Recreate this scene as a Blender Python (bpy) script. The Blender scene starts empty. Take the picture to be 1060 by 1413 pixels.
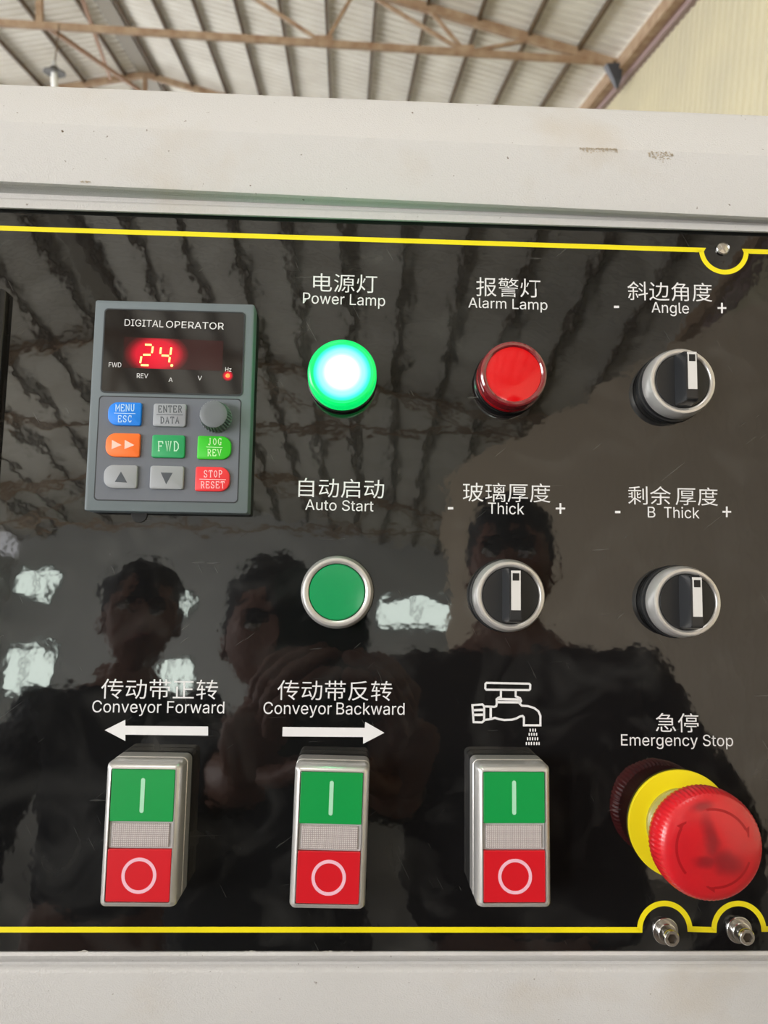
import bpy, bmesh, math, random, os
from mathutils import Vector, Matrix, noise
random.seed(7)
S = bpy.context.scene
COL = S.collection

# ------------------------------------------------------------------ camera, world, lights, exposure
FPX = 1061.0
CAMZ = 1.35
RW = Matrix(((0.99801298, -0.03009475, -0.05535707),
             (-0.05107464, 0.12809608, -0.99044575),
             (0.03689824, 0.99130505, 0.12630447)))          # camera axes in the world
PW = Matrix(((0.99972044, -0.00897009, -0.02187655),
             (-0.0193214, 0.22336792, -0.97454269),
             (0.01362826, 0.97469293, 0.22313216)))           # panel axes: u right, v up, w out of the panel
DIST = 0.312
CAM = Vector((0, 0, CAMZ))
cd = bpy.data.cameras.new('camera'); cam = bpy.data.objects.new('camera', cd); COL.objects.link(cam)
cam.matrix_world = Matrix.Translation(CAM) @ RW.to_4x4()
cd.sensor_fit = 'VERTICAL'; cd.sensor_height = 36.0; cd.lens = 36.0 * FPX / 1413.0
cd.clip_start = 0.01; cd.clip_end = 300
cd.dof.use_dof = True; cd.dof.focus_distance = 0.315; cd.dof.aperture_fstop = 27.0 / 1.5
S.camera = cam
W = bpy.data.worlds.new('daylight'); S.world = W; W.use_nodes = True
bg = W.node_tree.nodes['Background']
bg.inputs['Color'].default_value = (0.98, 0.98, 1.0, 1); bg.inputs['Strength'].default_value = 4.3

def area(name, loc, target, sx, sy, power, color):
    l = bpy.data.lights.new(name, 'AREA'); l.shape = 'RECTANGLE'; l.size = sx; l.size_y = sy
    l.energy = power; l.color = color
    o = bpy.data.objects.new(name, l); COL.objects.link(o); o.location = loc
    o.rotation_euler = (Vector(target) - Vector(loc)).to_track_quat('-Z', 'Y').to_euler()
    return o
# added fill lights, source unseen: from the left, for the rear hall, from overhead
area('fill_left', (-12.5, -6.5, 3.4), (0, 0, 1.4), 6.0, 5.0, 1000, (1.0, 0.99, 0.98))
area('fill_rear', (-13.2, -17.0, 3.6), (0, -20.0, 5.5), 6.0, 5.0, 3400, (1.0, 0.99, 0.97))
area('fill_overhead', (-1.5, -2.2, 9.2), (0, 0, 1.0), 3.0, 2.4, 90, (1.0, 0.98, 0.97))
S.view_settings.view_transform = 'Standard'; S.view_settings.look = 'None'
S.view_settings.gamma = 1; S.view_settings.use_curve_mapping = False
S.view_settings.exposure = 0.0

# ------------------------------------------------------------------ geometry of the view
PM = Matrix.Translation(CAM - DIST * PW.col[2]) @ PW.to_4x4()     # panel frame -> world
PANEL_N = PW.col[2].copy()
def ray(px, py):
    return Vector(((px - 530.0) / FPX, -(py - 706.5) / FPX, -1.0))
def U(px, py, w=0.0):
    """panel coordinates of the photo point, on the plane w metres out of the panel"""
    r = PW.transposed() @ (RW @ ray(px, py)); s = (DIST - w) / -r.z
    return Vector((r.x * s, r.y * s))
def at_Y(px, py, Y):
    r = RW @ ray(px, py); return CAM + r * (Y / r.y)
def mirror_ray(px, py):
    d = RW @ ray(px, py); r = d - 2 * d.dot(PANEL_N) * PANEL_N
    hit = CAM + d * (DIST / -d.dot(PANEL_N)); return hit, r.normalized()
def mirrored(px, py, dist):
    h, r = mirror_ray(px, py); return h + r * dist
def mirrored_Y(px, py, Y):
    h, r = mirror_ray(px, py); return h + r * ((Y - h.y) / r.y)

# ------------------------------------------------------------------ materials
def lin(c):
    return tuple(((x / 255) / 12.92 if x / 255 <= 0.04045 else ((x / 255 + 0.055) / 1.055) ** 2.4) for x in c) + (1,)
MATS = {}
def pm(name, rgb, rough=0.5, metal=0.0, spec=0.5, coat=0.0, coat_rough=0.05, emit=None, estr=0.0, trans=0.0, ior=1.5,
       bump=None, var=None, alpha=1.0, sss=0.0):
    """rgb sRGB 0-255; bump=(scale, strength, distance); var=(scale, rgb2, low, high)"""
    m = bpy.data.materials.new(name); m.use_nodes = True; nt = m.node_tree; N = nt.nodes; L = nt.links
    b = N['Principled BSDF']
    b.inputs['Base Color'].default_value = lin(rgb); b.inputs['Roughness'].default_value = rough
    b.inputs['Metallic'].default_value = metal; b.inputs['IOR'].default_value = ior
    b.inputs['Specular IOR Level'].default_value = spec
    b.inputs['Coat Weight'].default_value = coat; b.inputs['Coat Roughness'].default_value = coat_rough
    b.inputs['Transmission Weight'].default_value = trans; b.inputs['Alpha'].default_value = alpha
    if sss:
        b.inputs['Subsurface Weight'].default_value = sss; b.inputs['Subsurface Scale'].default_value = 0.004
    if emit:
        b.inputs['Emission Color'].default_value = lin(emit); b.inputs['Emission Strength'].default_value = estr
    tc = N.new('ShaderNodeTexCoord')
    if var:
        n = N.new('ShaderNodeTexNoise'); n.inputs['Scale'].default_value = var[0]; n.inputs['Detail'].default_value = 6
        L.new(tc.outputs['Object'], n.inputs['Vector'])
        r = N.new('ShaderNodeValToRGB'); r.color_ramp.elements[0].position = var[2]; r.color_ramp.elements[1].position = var[3]
        r.color_ramp.elements[0].color = lin(rgb); r.color_ramp.elements[1].color = lin(var[1])
        L.new(n.outputs['Fac'], r.inputs['Fac']); L.new(r.outputs['Color'], b.inputs['Base Color'])
    if bump:
        n = N.new('ShaderNodeTexNoise'); n.inputs['Scale'].default_value = bump[0]; n.inputs['Detail'].default_value = 3
        L.new(tc.outputs['Object'], n.inputs['Vector'])
        k = N.new('ShaderNodeBump'); k.inputs['Strength'].default_value = bump[1]; k.inputs['Distance'].default_value = bump[2]
        L.new(n.outputs['Fac'], k.inputs['Height']); L.new(k.outputs['Normal'], b.inputs['Normal'])
    MATS[name] = m; return m

powder = pm('white powder coat', (203, 202, 202), 0.55, bump=(1500, 0.6, 0.0003), spec=0.4)
def dress_powder(m):
    """sparse dark specks and faint brown scuffs on the powder coat"""
    nt = m.node_tree; N = nt.nodes; L = nt.links; b = N['Principled BSDF']; tc = N.new('ShaderNodeTexCoord')
    n1 = N.new('ShaderNodeTexNoise'); n1.inputs['Scale'].default_value = 420; n1.inputs['Detail'].default_value = 2
    r1 = N.new('ShaderNodeValToRGB'); r1.color_ramp.elements[0].position = 0.74; r1.color_ramp.elements[1].position = 0.80
    n2 = N.new('ShaderNodeTexNoise'); n2.inputs['Scale'].default_value = 16; n2.inputs['Detail'].default_value = 8
    r2 = N.new('ShaderNodeValToRGB'); r2.color_ramp.elements[0].position = 0.56; r2.color_ramp.elements[1].position = 0.85
    for n in (n1, n2): L.new(tc.outputs['Object'], n.inputs['Vector'])
    L.new(n1.outputs['Fac'], r1.inputs['Fac']); L.new(n2.outputs['Fac'], r2.inputs['Fac'])
    m1 = N.new('ShaderNodeMix'); m1.data_type = 'RGBA'; m1.inputs['A'].default_value = lin((203, 202, 202)); m1.inputs['B'].default_value = lin((192, 183, 171))
    L.new(r2.outputs['Color'], m1.inputs['Factor'])
    m2 = N.new('ShaderNodeMix'); m2.data_type = 'RGBA'; m2.inputs['B'].default_value = lin((95, 80, 62))
    L.new(m1.outputs['Result'], m2.inputs['A']); L.new(r1.outputs['Color'], m2.inputs['Factor'])
    L.new(m2.outputs['Result'], b.inputs['Base Color'])
dress_powder(powder)

def panel_material():
    m = bpy.data.materials.new('glossy black panel film'); m.use_nodes = True; nt = m.node_tree; N = nt.nodes; L = nt.links
    b = N['Principled BSDF']; b.inputs['Roughness'].default_value = 0.035; b.inputs['IOR'].default_value = 1.5
    b.inputs['Specular IOR Level'].default_value = 0.72
    tc = N.new('ShaderNodeTexCoord')
    # slow waves of the stretched film plus fine orange peel
    w = N.new('ShaderNodeTexNoise'); w.inputs['Scale'].default_value = 70; w.inputs['Detail'].default_value = 1.5
    L.new(tc.outputs['Object'], w.inputs['Vector'])
    k = N.new('ShaderNodeBump'); k.inputs['Strength'].default_value = 1.0; k.inputs['Distance'].default_value = 0.000075
    L.new(w.outputs['Fac'], k.inputs['Height'])
    w2 = N.new('ShaderNodeTexNoise'); w2.inputs['Scale'].default_value = 260; w2.inputs['Detail'].default_value = 1
    L.new(tc.outputs['Object'], w2.inputs['Vector'])
    k2 = N.new('ShaderNodeBump'); k2.inputs['Strength'].default_value = 1.0; k2.inputs['Distance'].default_value = 0.000011
    L.new(w2.outputs['Fac'], k2.inputs['Height']); L.new(k.outputs['Normal'], k2.inputs['Normal'])
    L.new(k2.outputs['Normal'], b.inputs['Normal'])
    # fine hairline scratches: thin stretched noise bands in two directions, broken up by a coarse mask
    last = None
    for ang, sc in ((0.9, 1.0), (-0.5, 1.3), (1.5, 0.8)):
        mr = N.new('ShaderNodeMapping'); mr.inputs['Rotation'].default_value = (0, 0, ang); L.new(tc.outputs['Object'], mr.inputs['Vector'])
        mp = N.new('ShaderNodeMapping'); mp.inputs['Scale'].default_value = (1100 * sc, 55 * sc, 1)
        L.new(mr.outputs['Vector'], mp.inputs['Vector'])
        n = N.new('ShaderNodeTexNoise'); n.inputs['Scale'].default_value = 1; n.inputs['Detail'].default_value = 0; n.inputs['Distortion'].default_value = 0.6
        L.new(mp.outputs['Vector'], n.inputs['Vector'])
        r = N.new('ShaderNodeMapRange'); r.inputs['From Min'].default_value = 0.835; r.inputs['From Max'].default_value = 0.90
        L.new(n.outputs['Fac'], r.inputs['Value'])
        if last is None: last = r.outputs['Result']
        else:
            a = N.new('ShaderNodeMath'); a.operation = 'MAXIMUM'; L.new(last, a.inputs[0]); L.new(r.outputs['Result'], a.inputs[1]); last = a.outputs[0]
    # dusty smears
    d = N.new('ShaderNodeTexNoise'); d.inputs['Scale'].default_value = 30; d.inputs['Detail'].default_value = 9; d.inputs['Distortion'].default_value = 1.5
    L.new(tc.outputs['Object'], d.inputs['Vector'])
    dr = N.new('ShaderNodeMapRange'); dr.inputs['From Min'].default_value = 0.5; dr.inputs['From Max'].default_value = 0.8; dr.inputs['To Max'].default_value = 0.05
    L.new(d.outputs['Fac'], dr.inputs['Value'])
    s = N.new('ShaderNodeMath'); s.operation = 'MULTIPLY_ADD'; s.inputs[1].default_value = 0.12
    L.new(last, s.inputs[0]); L.new(dr.outputs['Result'], s.inputs[2])
    mx = N.new('ShaderNodeMix'); mx.data_type = 'RGBA'; mx.inputs['A'].default_value = (0.0065, 0.0065, 0.0068, 1); mx.inputs['B'].default_value = (0.42, 0.42, 0.4, 1)
    L.new(s.outputs[0], mx.inputs['Factor']); L.new(mx.outputs['Result'], b.inputs['Base Color'])
    return m
M_panel = panel_material()
M_white = pm('white print', (225, 225, 228), 0.35, spec=0.5)
M_yellow = pm('yellow print', (240, 224, 20), 0.35)
M_alu = pm('satin silver plastic', (212, 210, 208), 0.28, metal=0.62, bump=(2500, 0.15, 0.0001))
M_chrome = pm('satin chrome', (222, 220, 216), 0.22, metal=1.0)
M_steel = pm('bright steel', (200, 198, 195), 0.2, metal=1.0)
M_black = pm('black plastic', (30, 31, 33), 0.42, bump=(1800, 0.2, 0.0001))
M_blackgloss = pm('glossy black plastic', (14, 14, 15), 0.18)
M_dark = pm('dark rubber', (16, 16, 17), 0.6)
M_insert = pm('white marker insert', (214, 213, 212), 0.4)
M_green = pm('green button plastic', (8, 150, 70), 0.35, coat=0.3, sss=0.0)
M_greenlens = pm('green lens', (0, 146, 84), 0.3, coat=0.4, coat_rough=0.1)
M_red = pm('red button plastic', (206, 20, 34), 0.35, coat=0.3)
M_i = pm('pale green mark', (168, 220, 190), 0.4)
M_o = pm('pale pink mark', (236, 184, 202), 0.4)
M_redlens = pm('red lamp lens', (216, 0, 14), 0.12, coat=0.3, emit=(255, 0, 20), estr=0.0, sss=0.0)
M_redclear = pm('clear red cap', (200, 20, 34), 0.03, trans=0.9, ior=1.35)
M_grey = pm('slate grey plastic', (102, 113, 118), 0.55, bump=(2200, 0.25, 0.0001))
M_grey2 = pm('slate grey keypad field', (101, 106, 115), 0.6, bump=(2200, 0.25, 0.0001))
M_groove = pm('dark groove', (40, 44, 48), 0.6)
M_estop = pm('red emergency cap', (212, 28, 38), 0.3, coat=0.45, coat_rough=0.15, var=(60, (196, 30, 40), 0.4, 0.7), sss=0.15)
M_estop2 = pm('dark red engraving', (170, 8, 22), 0.4)
M_eyellow = pm('yellow name plate', (244, 226, 20), 0.5)
M_olive = pm('olive collar', (164, 158, 78), 0.4, coat=0.2)

# ------------------------------------------------------------------ mesh helpers
def obj(name, bm, mat, parent=None, smooth=None, **props):
    me = bpy.data.meshes.new(name); bmesh.ops.recalc_face_normals(bm, faces=bm.faces[:]); bm.to_mesh(me); bm.free()
    if mat is not None: me.materials.append(mat)
    if smooth is not None:
        for p in me.polygons: p.use_smooth = True
        try: me.set_sharp_from_angle(angle=math.radians(smooth))
        except Exception: pass
    o = bpy.data.objects.new(name, me); COL.objects.link(o)
    if parent: o.parent = parent
    for k, v in props.items(): o[k] = v
    return o
def thing(name, label, cat, M=None, group=None):
    o = bpy.data.objects.new(name, None); COL.objects.link(o); o.empty_display_size = 0.01
    if M is not None: o.matrix_world = M
    o['label'] = label; o['category'] = cat
    if group: o['group'] = group
    return o
def on_panel(u, v, w=0.0):
    return PM @ Matrix.Translation((u, v, w))
def dup(root, M=None, label=None):
    r = root.copy(); COL.objects.link(r)
    if M is not None: r.matrix_world = M
    if label: r['label'] = label
    for ch in root.children:
        c = ch.copy(); COL.objects.link(c); c.parent = r
        for g in ch.children:
            d = g.copy(); COL.objects.link(d); d.parent = c
    return r
def box(bm, x0, x1, y0, y1, z0, z1):
    v = [bm.verts.new((x, y, z)) for z in (z0, z1) for y in (y0, y1) for x in (x0, x1)]
    for f in ((0, 1, 3, 2), (4, 6, 7, 5), (0, 4, 5, 1), (2, 3, 7, 6), (0, 2, 6, 4), (1, 5, 7, 3)): bm.faces.new([v[i] for i in f])
    return v
def rrect(cx, cy, hw, hh, r, seg=5):
    """rounded rectangle; r one radius or (tl, tr, br, bl)"""
    if not isinstance(r, (tuple, list)): r = (r,) * 4
    tl, tr, br, bl = r; P = []
    for (x, y, rr, a0) in ((cx + hw, cy + hh, tr, 0), (cx - hw, cy + hh, tl, 90), (cx - hw, cy - hh, bl, 180), (cx + hw, cy - hh, br, 270)):
        sx = -1 if x > cx else 1; sy = -1 if y > cy else 1
        for i in range(seg + 1):
            a = math.radians(a0 + 90 * i / seg)
            P.append(Vector((x + sx * rr + rr * math.cos(a), y + sy * rr + rr * math.sin(a))))
    return P
def inset(P, d):
    c = sum(P, Vector((0, 0))) / len(P); w = max(abs(p.x - c.x) for p in P); h = max(abs(p.y - c.y) for p in P)
    return [Vector((c.x + (p.x - c.x) * (1 - d / w), c.y + (p.y - c.y) * (1 - d / h))) for p in P]
def loft(bm, rings, cap0=True, cap1=True):
    """rings: list of lists of 3-D points"""
    R = [[bm.verts.new(p) for p in ring] for ring in rings]; n = len(R[0])
    for a, b in zip(R, R[1:]):
        for i in range(n): bm.faces.new((a[i], a[(i + 1) % n], b[(i + 1) % n], b[i]))
    if cap0: bm.faces.new(R[0][::-1])
    if cap1: bm.faces.new(R[-1])
def P3(P, z): return [Vector((p.x, p.y, z)) for p in P]
def prism(bm, P, z0, z1, bev=0.0):
    rings = [P3(P, z0)]
    if bev:
        rings += [P3(P, z1 - bev), P3(inset(P, bev * 0.3), z1 - bev * 0.3), P3(inset(P, bev), z1)]
    else: rings.append(P3(P, z1))
    loft(bm, rings)
def lathe(bm, prof, seg=48, cx=0, cy=0, cap0=False, cap1=True):
    rings = [[Vector((cx + r * math.cos(2 * math.pi * i / seg), cy + r * math.sin(2 * math.pi * i / seg), z)) for i in range(seg)] for r, z in prof]
    loft(bm, rings, cap0, cap1)
def frame_ring(bm, P, Q, z0, z1):
    """a raised frame between outline P and inner outline Q"""
    n = len(P); a = [bm.verts.new((p.x, p.y, z0)) for p in P]; b = [bm.verts.new((p.x, p.y, z1)) for p in P]
    c = [bm.verts.new((p.x, p.y, z1)) for p in Q]; d = [bm.verts.new((p.x, p.y, z0)) for p in Q]
    for i in range(n):
        j = (i + 1) % n
        for s, t in ((a, b), (b, c), (c, d), (d, a)): bm.faces.new((s[i], s[j], t[j], t[i]))
def beam(bm, p, q, w, h, up=Vector((0, 0, 1))):
    p = Vector(p); q = Vector(q); d = (q - p).normalized(); s = d.cross(up)
    if s.length < 1e-4: s = d.cross(Vector((0, 1, 0)))
    s.normalize(); t = s.cross(d)
    loft(bm, [[o + s * a * w / 2 + t * b * h / 2 for a, b in ((-1, -1), (1, -1), (1, 1), (-1, 1))] for o in (p, q)])
def stroke(bm, pts, wd, z, closed=False):
    """flat printed line of width wd along pts (2-D)"""
    pts = [Vector(p) for p in pts]; n = len(pts); L = []; R = []
    for i in range(n):
        a = pts[i - 1] if (i > 0 or closed) else None; c = pts[(i + 1) % n] if (i < n - 1 or closed) else None
        d1 = (pts[i] - a).normalized() if a is not None else None; d2 = (c - pts[i]).normalized() if c is not None else None
        if d1 is None: d1 = d2
        if d2 is None: d2 = d1
        t = (d1 + d2); t = t.normalized() if t.length > 1e-6 else d1
        nrm = Vector((-t.y, t.x)); k = 1 / max(0.5, abs(nrm.dot(Vector((-d1.y, d1.x)))))
        L.append(bm.verts.new((*(pts[i] + nrm * wd / 2 * k), z))); R.append(bm.verts.new((*(pts[i] - nrm * wd / 2 * k), z)))
    for i in range(n if closed else n - 1):
        j = (i + 1) % n; bm.faces.new((L[i], L[j], R[j], R[i]))

# ------------------------------------------------------------------ lettering
FD = os.path.join(bpy.utils.resource_path('LOCAL'), 'datafiles', 'fonts')
def font(n):
    try: return bpy.data.fonts.load(os.path.join(FD, n))
    except Exception: return None
F_LAT = font('Inter.woff2'); F_CJK = font('Noto Sans CJK Regular.woff2')
def text_mesh(s, f, offset=0.0):
    cu = bpy.data.curves.new('t', 'FONT'); cu.body = s; cu.resolution_u = 3; cu.offset = offset
    if f: cu.font = f
    o = bpy.data.objects.new('t', cu); COL.objects.link(o)
    dg = bpy.context.evaluated_depsgraph_get(); me = bpy.data.meshes.new_from_object(o.evaluated_get(dg))
    bpy.data.objects.remove(o); return me
def outline_mesh(s, f):
    """letters filled contour by contour, so that overlapping strokes of a glyph stay whole"""
    cu = bpy.data.curves.new('t', 'FONT'); cu.body = s
    if f: cu.font = f
    o = bpy.data.objects.new('t', cu); COL.objects.link(o); c = o.to_curve(bpy.context.evaluated_depsgraph_get()); loops = []
    for sp in c.splines:
        B = sp.bezier_points; n = len(B); P = []
        for i in range(n):
            a, b = B[i], B[(i + 1) % n]; p0, p1, p2, p3 = a.co.xy, a.handle_right.xy, b.handle_left.xy, b.co.xy
            ch = (p3 - p0).normalized() if (p3 - p0).length else Vector((1, 0))
            curved = abs(ch.cross(p1 - p0)) > 1e-4 or abs(ch.cross(p2 - p0)) > 1e-4
            for k in range(5 if curved else 1):
                t = k / (5 if curved else 1); q = 1 - t; P.append(p0 * q ** 3 + p1 * 3 * q * q * t + p2 * 3 * q * t * t + p3 * t ** 3)
        P = [p for i, p in enumerate(P) if (p - P[i - 1]).length > 1e-6]
        if len(P) > 2: loops.append((P, sum(P[i - 1].cross(P[i]) for i in range(len(P))) / 2))
    o.to_curve_clear(); bpy.data.objects.remove(o)
    big = max(loops, key=lambda l: abs(l[1]))[1]; sg = 1 if big > 0 else -1
    def inside(p, P):
        r = False
        for i in range(len(P)):
            a, b = P[i - 1], P[i]
            if (a.y > p.y) != (b.y > p.y) and p.x < (b.x - a.x) * (p.y - a.y) / (b.y - a.y) + a.x: r = not r
        return r
    V = []; F = []
    for P, ar in loops:
        if ar * sg < 0: continue
        c2 = bpy.data.curves.new('t', 'CURVE'); c2.dimensions = '2D'; c2.fill_mode = 'BOTH'
        for g in [P] + [H for H, ha in loops if ha * sg < 0 and inside(H[0], P)]:
            sp = c2.splines.new('POLY'); sp.points.add(len(g) - 1); sp.use_cyclic_u = True
            for q, p in zip(sp.points, g): q.co = (p.x, p.y, 0, 1)
        o2 = bpy.data.objects.new('t', c2); COL.objects.link(o2)
        m2 = bpy.data.meshes.new_from_object(o2.evaluated_get(bpy.context.evaluated_depsgraph_get())); bpy.data.objects.remove(o2)
        base = len(V); V += [tuple(v.co) for v in m2.vertices]; F += [tuple(base + i for i in p.vertices) for p in m2.polygons]; bpy.data.meshes.remove(m2)
    me = bpy.data.meshes.new('t'); me.from_pydata(V, [], F); return me
_cap = {}
def capheight(f):
    if f not in _cap:
        m = outline_mesh('H', f); _cap[f] = max(v.co.y for v in m.vertices)
    return _cap[f]
def fit_text(me, a, b, height, mode, z, capref=1.0):
    """place a text mesh so that its ink runs from a to b (2-D, baseline or box bottom)"""
    xs = [v.co.x for v in me.vertices]; ys = [v.co.y for v in me.vertices]
    x0, x1 = min(xs), max(xs); y0 = min(ys) if mode == 'box' else 0.0; hh = (max(ys) - y0) if mode == 'box' else capref
    ex = (b - a); L = ex.length; ex.normalize(); ey = Vector((-ex.y, ex.x))
    for v in me.vertices:
        p = a + ex * ((v.co.x - x0) / (x1 - x0) * L) + ey * ((v.co.y - y0) / hh * height); v.co = (p.x, p.y, z)
def label_text(parent, s, l, r, h_px, mat, zplane, f='lat', origin=(0, 0), name='printed_text', offset=0.0, z=None, label=None):
    """l, r: photo pixels of the left and right ink ends on the baseline; h_px: ink height in px"""
    fnt = F_CJK if f == 'cjk' else F_LAT
    me = outline_mesh(s, fnt) if f != 'cjk' and ('k' in s or 'D' in s) else text_mesh(s, fnt, offset if f == 'cjk' else 0.0)
    a = U(l[0], l[1], zplane) - Vector(origin); b = U(r[0], r[1], zplane) - Vector(origin)
    hh = (U(l[0], l[1] - h_px, zplane) - U(l[0], l[1], zplane)).length
    fit_text(me, a, b, hh, 'box' if f == 'cjk' else 'cap', zplane if z is None else z, capheight(fnt))
    me.materials.append(mat); o = bpy.data.objects.new(name, me); COL.objects.link(o); o.parent = parent
    if label: o['label'] = label
    return o

# ================================================================== THE HALL
M_roof = pm('pale roof sheet underside', (228, 224, 212), 0.6, var=(1.3, (212, 206, 192), 0.35, 0.7))
M_rust = pm('brown primed steel', (178, 153, 124), 0.7, var=(5, (148, 116, 88), 0.35, 0.7))
M_purlin = pm('dark brown purlin steel', (104, 84, 56), 0.7, var=(4, (74, 58, 40), 0.3, 0.7))
M_cream = pm('cream wall sheet', (209, 200, 168), 0.5, var=(0.8, (200, 192, 165), 0.35, 0.7))
M_gwall = pm('grey back wall sheet', (216, 218, 216), 0.7)
M_floor = pm('grey concrete floor', (116, 114, 110), 0.8, var=(0.7, (98, 96, 91), 0.3, 0.7))
M_pane = pm('daylit window pane', (230, 240, 235), 0.4, emit=(236, 250, 240), estr=11.0)
M_frame = pm('window frame', (90, 92, 90), 0.6)

XR, XL, XRIDGE = 5.45, -13.7, -6.0            # right wall, left wall, ridge
ZR = CAMZ + 9.54; SL = 0.21                    # ridge height and roof slope
Y0, Y1 = -27.6, 46.0
def roofz(x): return ZR - SL * abs(x - XRIDGE)

bm = bmesh.new(); box(bm, XL - 3, XR + 3, Y0 - 1, Y1, -0.12, 0)
obj('floor', bm, M_floor, None, kind='structure')

# ceiling: two slopes of ribbed sheet with purlins under them
ceil = bpy.data.objects.new('ceiling', None); COL.objects.link(ceil); ceil['kind'] = 'structure'; ceil['label'] = 'pale ribbed roof sheeting on brown purlins'
def ribbed_slope(xa, xb):
    bm = bmesh.new(); pitch = 0.25; y = Y0; prof = []
    while y < Y1:
        prof += [(y, 0), (y + 0.15, 0), (y + 0.18, 0.035), (y + 0.22, 0.035)]; y += pitch
    A = [bm.verts.new((xa, yy, roofz(xa) + zz)) for yy, zz in prof]; B = [bm.verts.new((xb, yy, roofz(xb) + zz)) for yy, zz in prof]
    for i in range(len(prof) - 1): bm.faces.new((A[i], A[i + 1], B[i + 1], B[i]))
    A = [bm.verts.new((xa, yy, roofz(xa) + 0.1)) for yy in (Y0, Y1)]; B = [bm.verts.new((xb, yy, roofz(xb) + 0.1)) for yy in (Y0, Y1)]
    bm.faces.new((A[0], A[1], B[1], B[0]))
    return bm
obj('roof_sheet', ribbed_slope(XRIDGE, XR + 0.25), M_roof, ceil)
obj('roof_sheet', ribbed_slope(XRIDGE, XL - 3), M_roof, ceil)
pur = []
for k in range(12): pur.append(0.378 + 1.005 * (k - 6))      # right slope, 1 m apart
for k in range(1, 8): pur.append(XRIDGE - 1.15 * k + 0.6)
pme = None
for x in pur:
    if x > XR - 0.1: continue
    if pme is None:
        bm = bmesh.new(); box(bm, -0.03, 0.03, Y0, Y1, -0.11, 0.0); o = obj('purlin', bm, M_purlin, ceil); pme = o.data
    else:
        o = bpy.data.objects.new('purlin', pme); COL.objects.link(o); o.parent = ceil
    o.location = (x, 0, roofz(x) - 0.02)
bm = bmesh.new(); box(bm, XRIDGE - 0.2, XRIDGE + 0.2, Y0, Y1, ZR - 0.1, ZR - 0.06); obj('ridge_cap', bm, pm('ridge flashing', (142, 134, 118), 0.6), ceil)
bm = bmesh.new(); box(bm, XR - 0.32, XR - 0.16, Y0, Y1, roofz(XR) - 0.32, roofz(XR) - 0.06); obj('eave_beam', bm, M_rust, ceil)
bm = bmesh.new(); box(bm, XR - 0.12, XR - 0.01, Y0, Y1, roofz(XR) - 0.42, roofz(XR) - 0.26); obj('gutter_rail', bm, pm('mauve steel rail', (150, 128, 124), 0.6), ceil)

# walls
def ribbed_wall(name, p, q, ztop, mat, pitch=0.2, depth=0.03, label=None, z0=0.0):
    p = Vector(p); q = Vector(q); d = (q - p); L = d.length; d.normalize(); n = Vector((-d.y, d.x)); bm = bmesh.new(); s = 0; prof = []
    while s < L:
        prof += [(s, 0), (s + pitch * 0.55, 0), (s + pitch * 0.68, depth), (s + pitch * 0.87, depth)]; s += pitch
    prof.append((L, 0)); A = []; B = []
    for s, w in prof:
        x, y = p + d * min(s, L) + n * w; A.append(bm.verts.new((x, y, z0))); B.append(bm.verts.new((x, y, ztop)))
    for i in range(len(prof) - 1): bm.faces.new((A[i], A[i + 1], B[i + 1], B[i]))
    o = obj(name, bm, mat, None, kind='structure')
    if label: o['label'] = label
    return o
ribbed_wall('wall_right', (XR, Y0), (XR, Y1), roofz(XR) - 0.3, M_cream, label='cream ribbed sheet wall rising behind the machine on the right')
ribbed_wall('wall_back', (1.4, -13.8), (XR, -6.2), CAMZ + 5.5, pm('beige partition sheet', (204, 187, 163), 0.5), depth=0.006, label='cream ribbed partition reflected in the right of the panel')
ribbed_wall('wall_left', (XL, Y0), (XL, -9), roofz(XL) - 0.75, M_gwall, pitch=0.3)
bm = bmesh.new()
loft(bm, [[Vector(p) for p in ((x, Y0 - t, 0) for x in ())]] if False else [[Vector((XL, Y0 - t, 0)), Vector((XR, Y0 - t, 0)), Vector((XR, Y0 - t, roofz(XR))), Vector((XRIDGE, Y0 - t, ZR)), Vector((XL, Y0 - t, roofz(XL)))] for t in (0, 0.15)])
obj('wall_rear', bm, M_gwall, None, kind='structure')

def window(i, x0, y0, x1, y1):
    a = mirrored_Y(x0, y0, Y0 + 0.05); b = mirrored_Y(x1, y1, Y0 + 0.05)
    xa, xb = sorted((a.x, b.x)); za, zb = sorted((a.z, b.z))
    w = bpy.data.objects.new('window_%d' % i, None); COL.objects.link(w); w['kind'] = 'structure'; w.location = ((xa + xb) / 2, Y0 + 0.05, (za + zb) / 2)
    hw = (xb - xa) / 2; hh = (zb - za) / 2
    bm = bmesh.new()
    for s in (-1, 1):
        box(bm, s * hw - 0.05, s * hw + 0.05, -0.05, 0.06, -hh, hh); box(bm, -hw, hw, -0.05, 0.06, s * hh - 0.05, s * hh + 0.05)
    box(bm, -0.03, 0.03, -0.04, 0.05, -hh, hh)
    obj('window_frame', bm, M_frame, w)
    for s in (-1, 1):
        bm = bmesh.new(); box(bm, *sorted((s * 0.03, s * (hw - 0.05))), -0.01, 0.01, -hh + 0.05, hh - 0.05); obj('pane', bm, M_pane, w)
for i, r in enumerate(((26, 788, 74, 828), (12, 893, 64, 962), (248, 822, 264, 852), (220, 910, 256, 958), (522, 826, 634, 868)), 1): window(i, *r)

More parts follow.
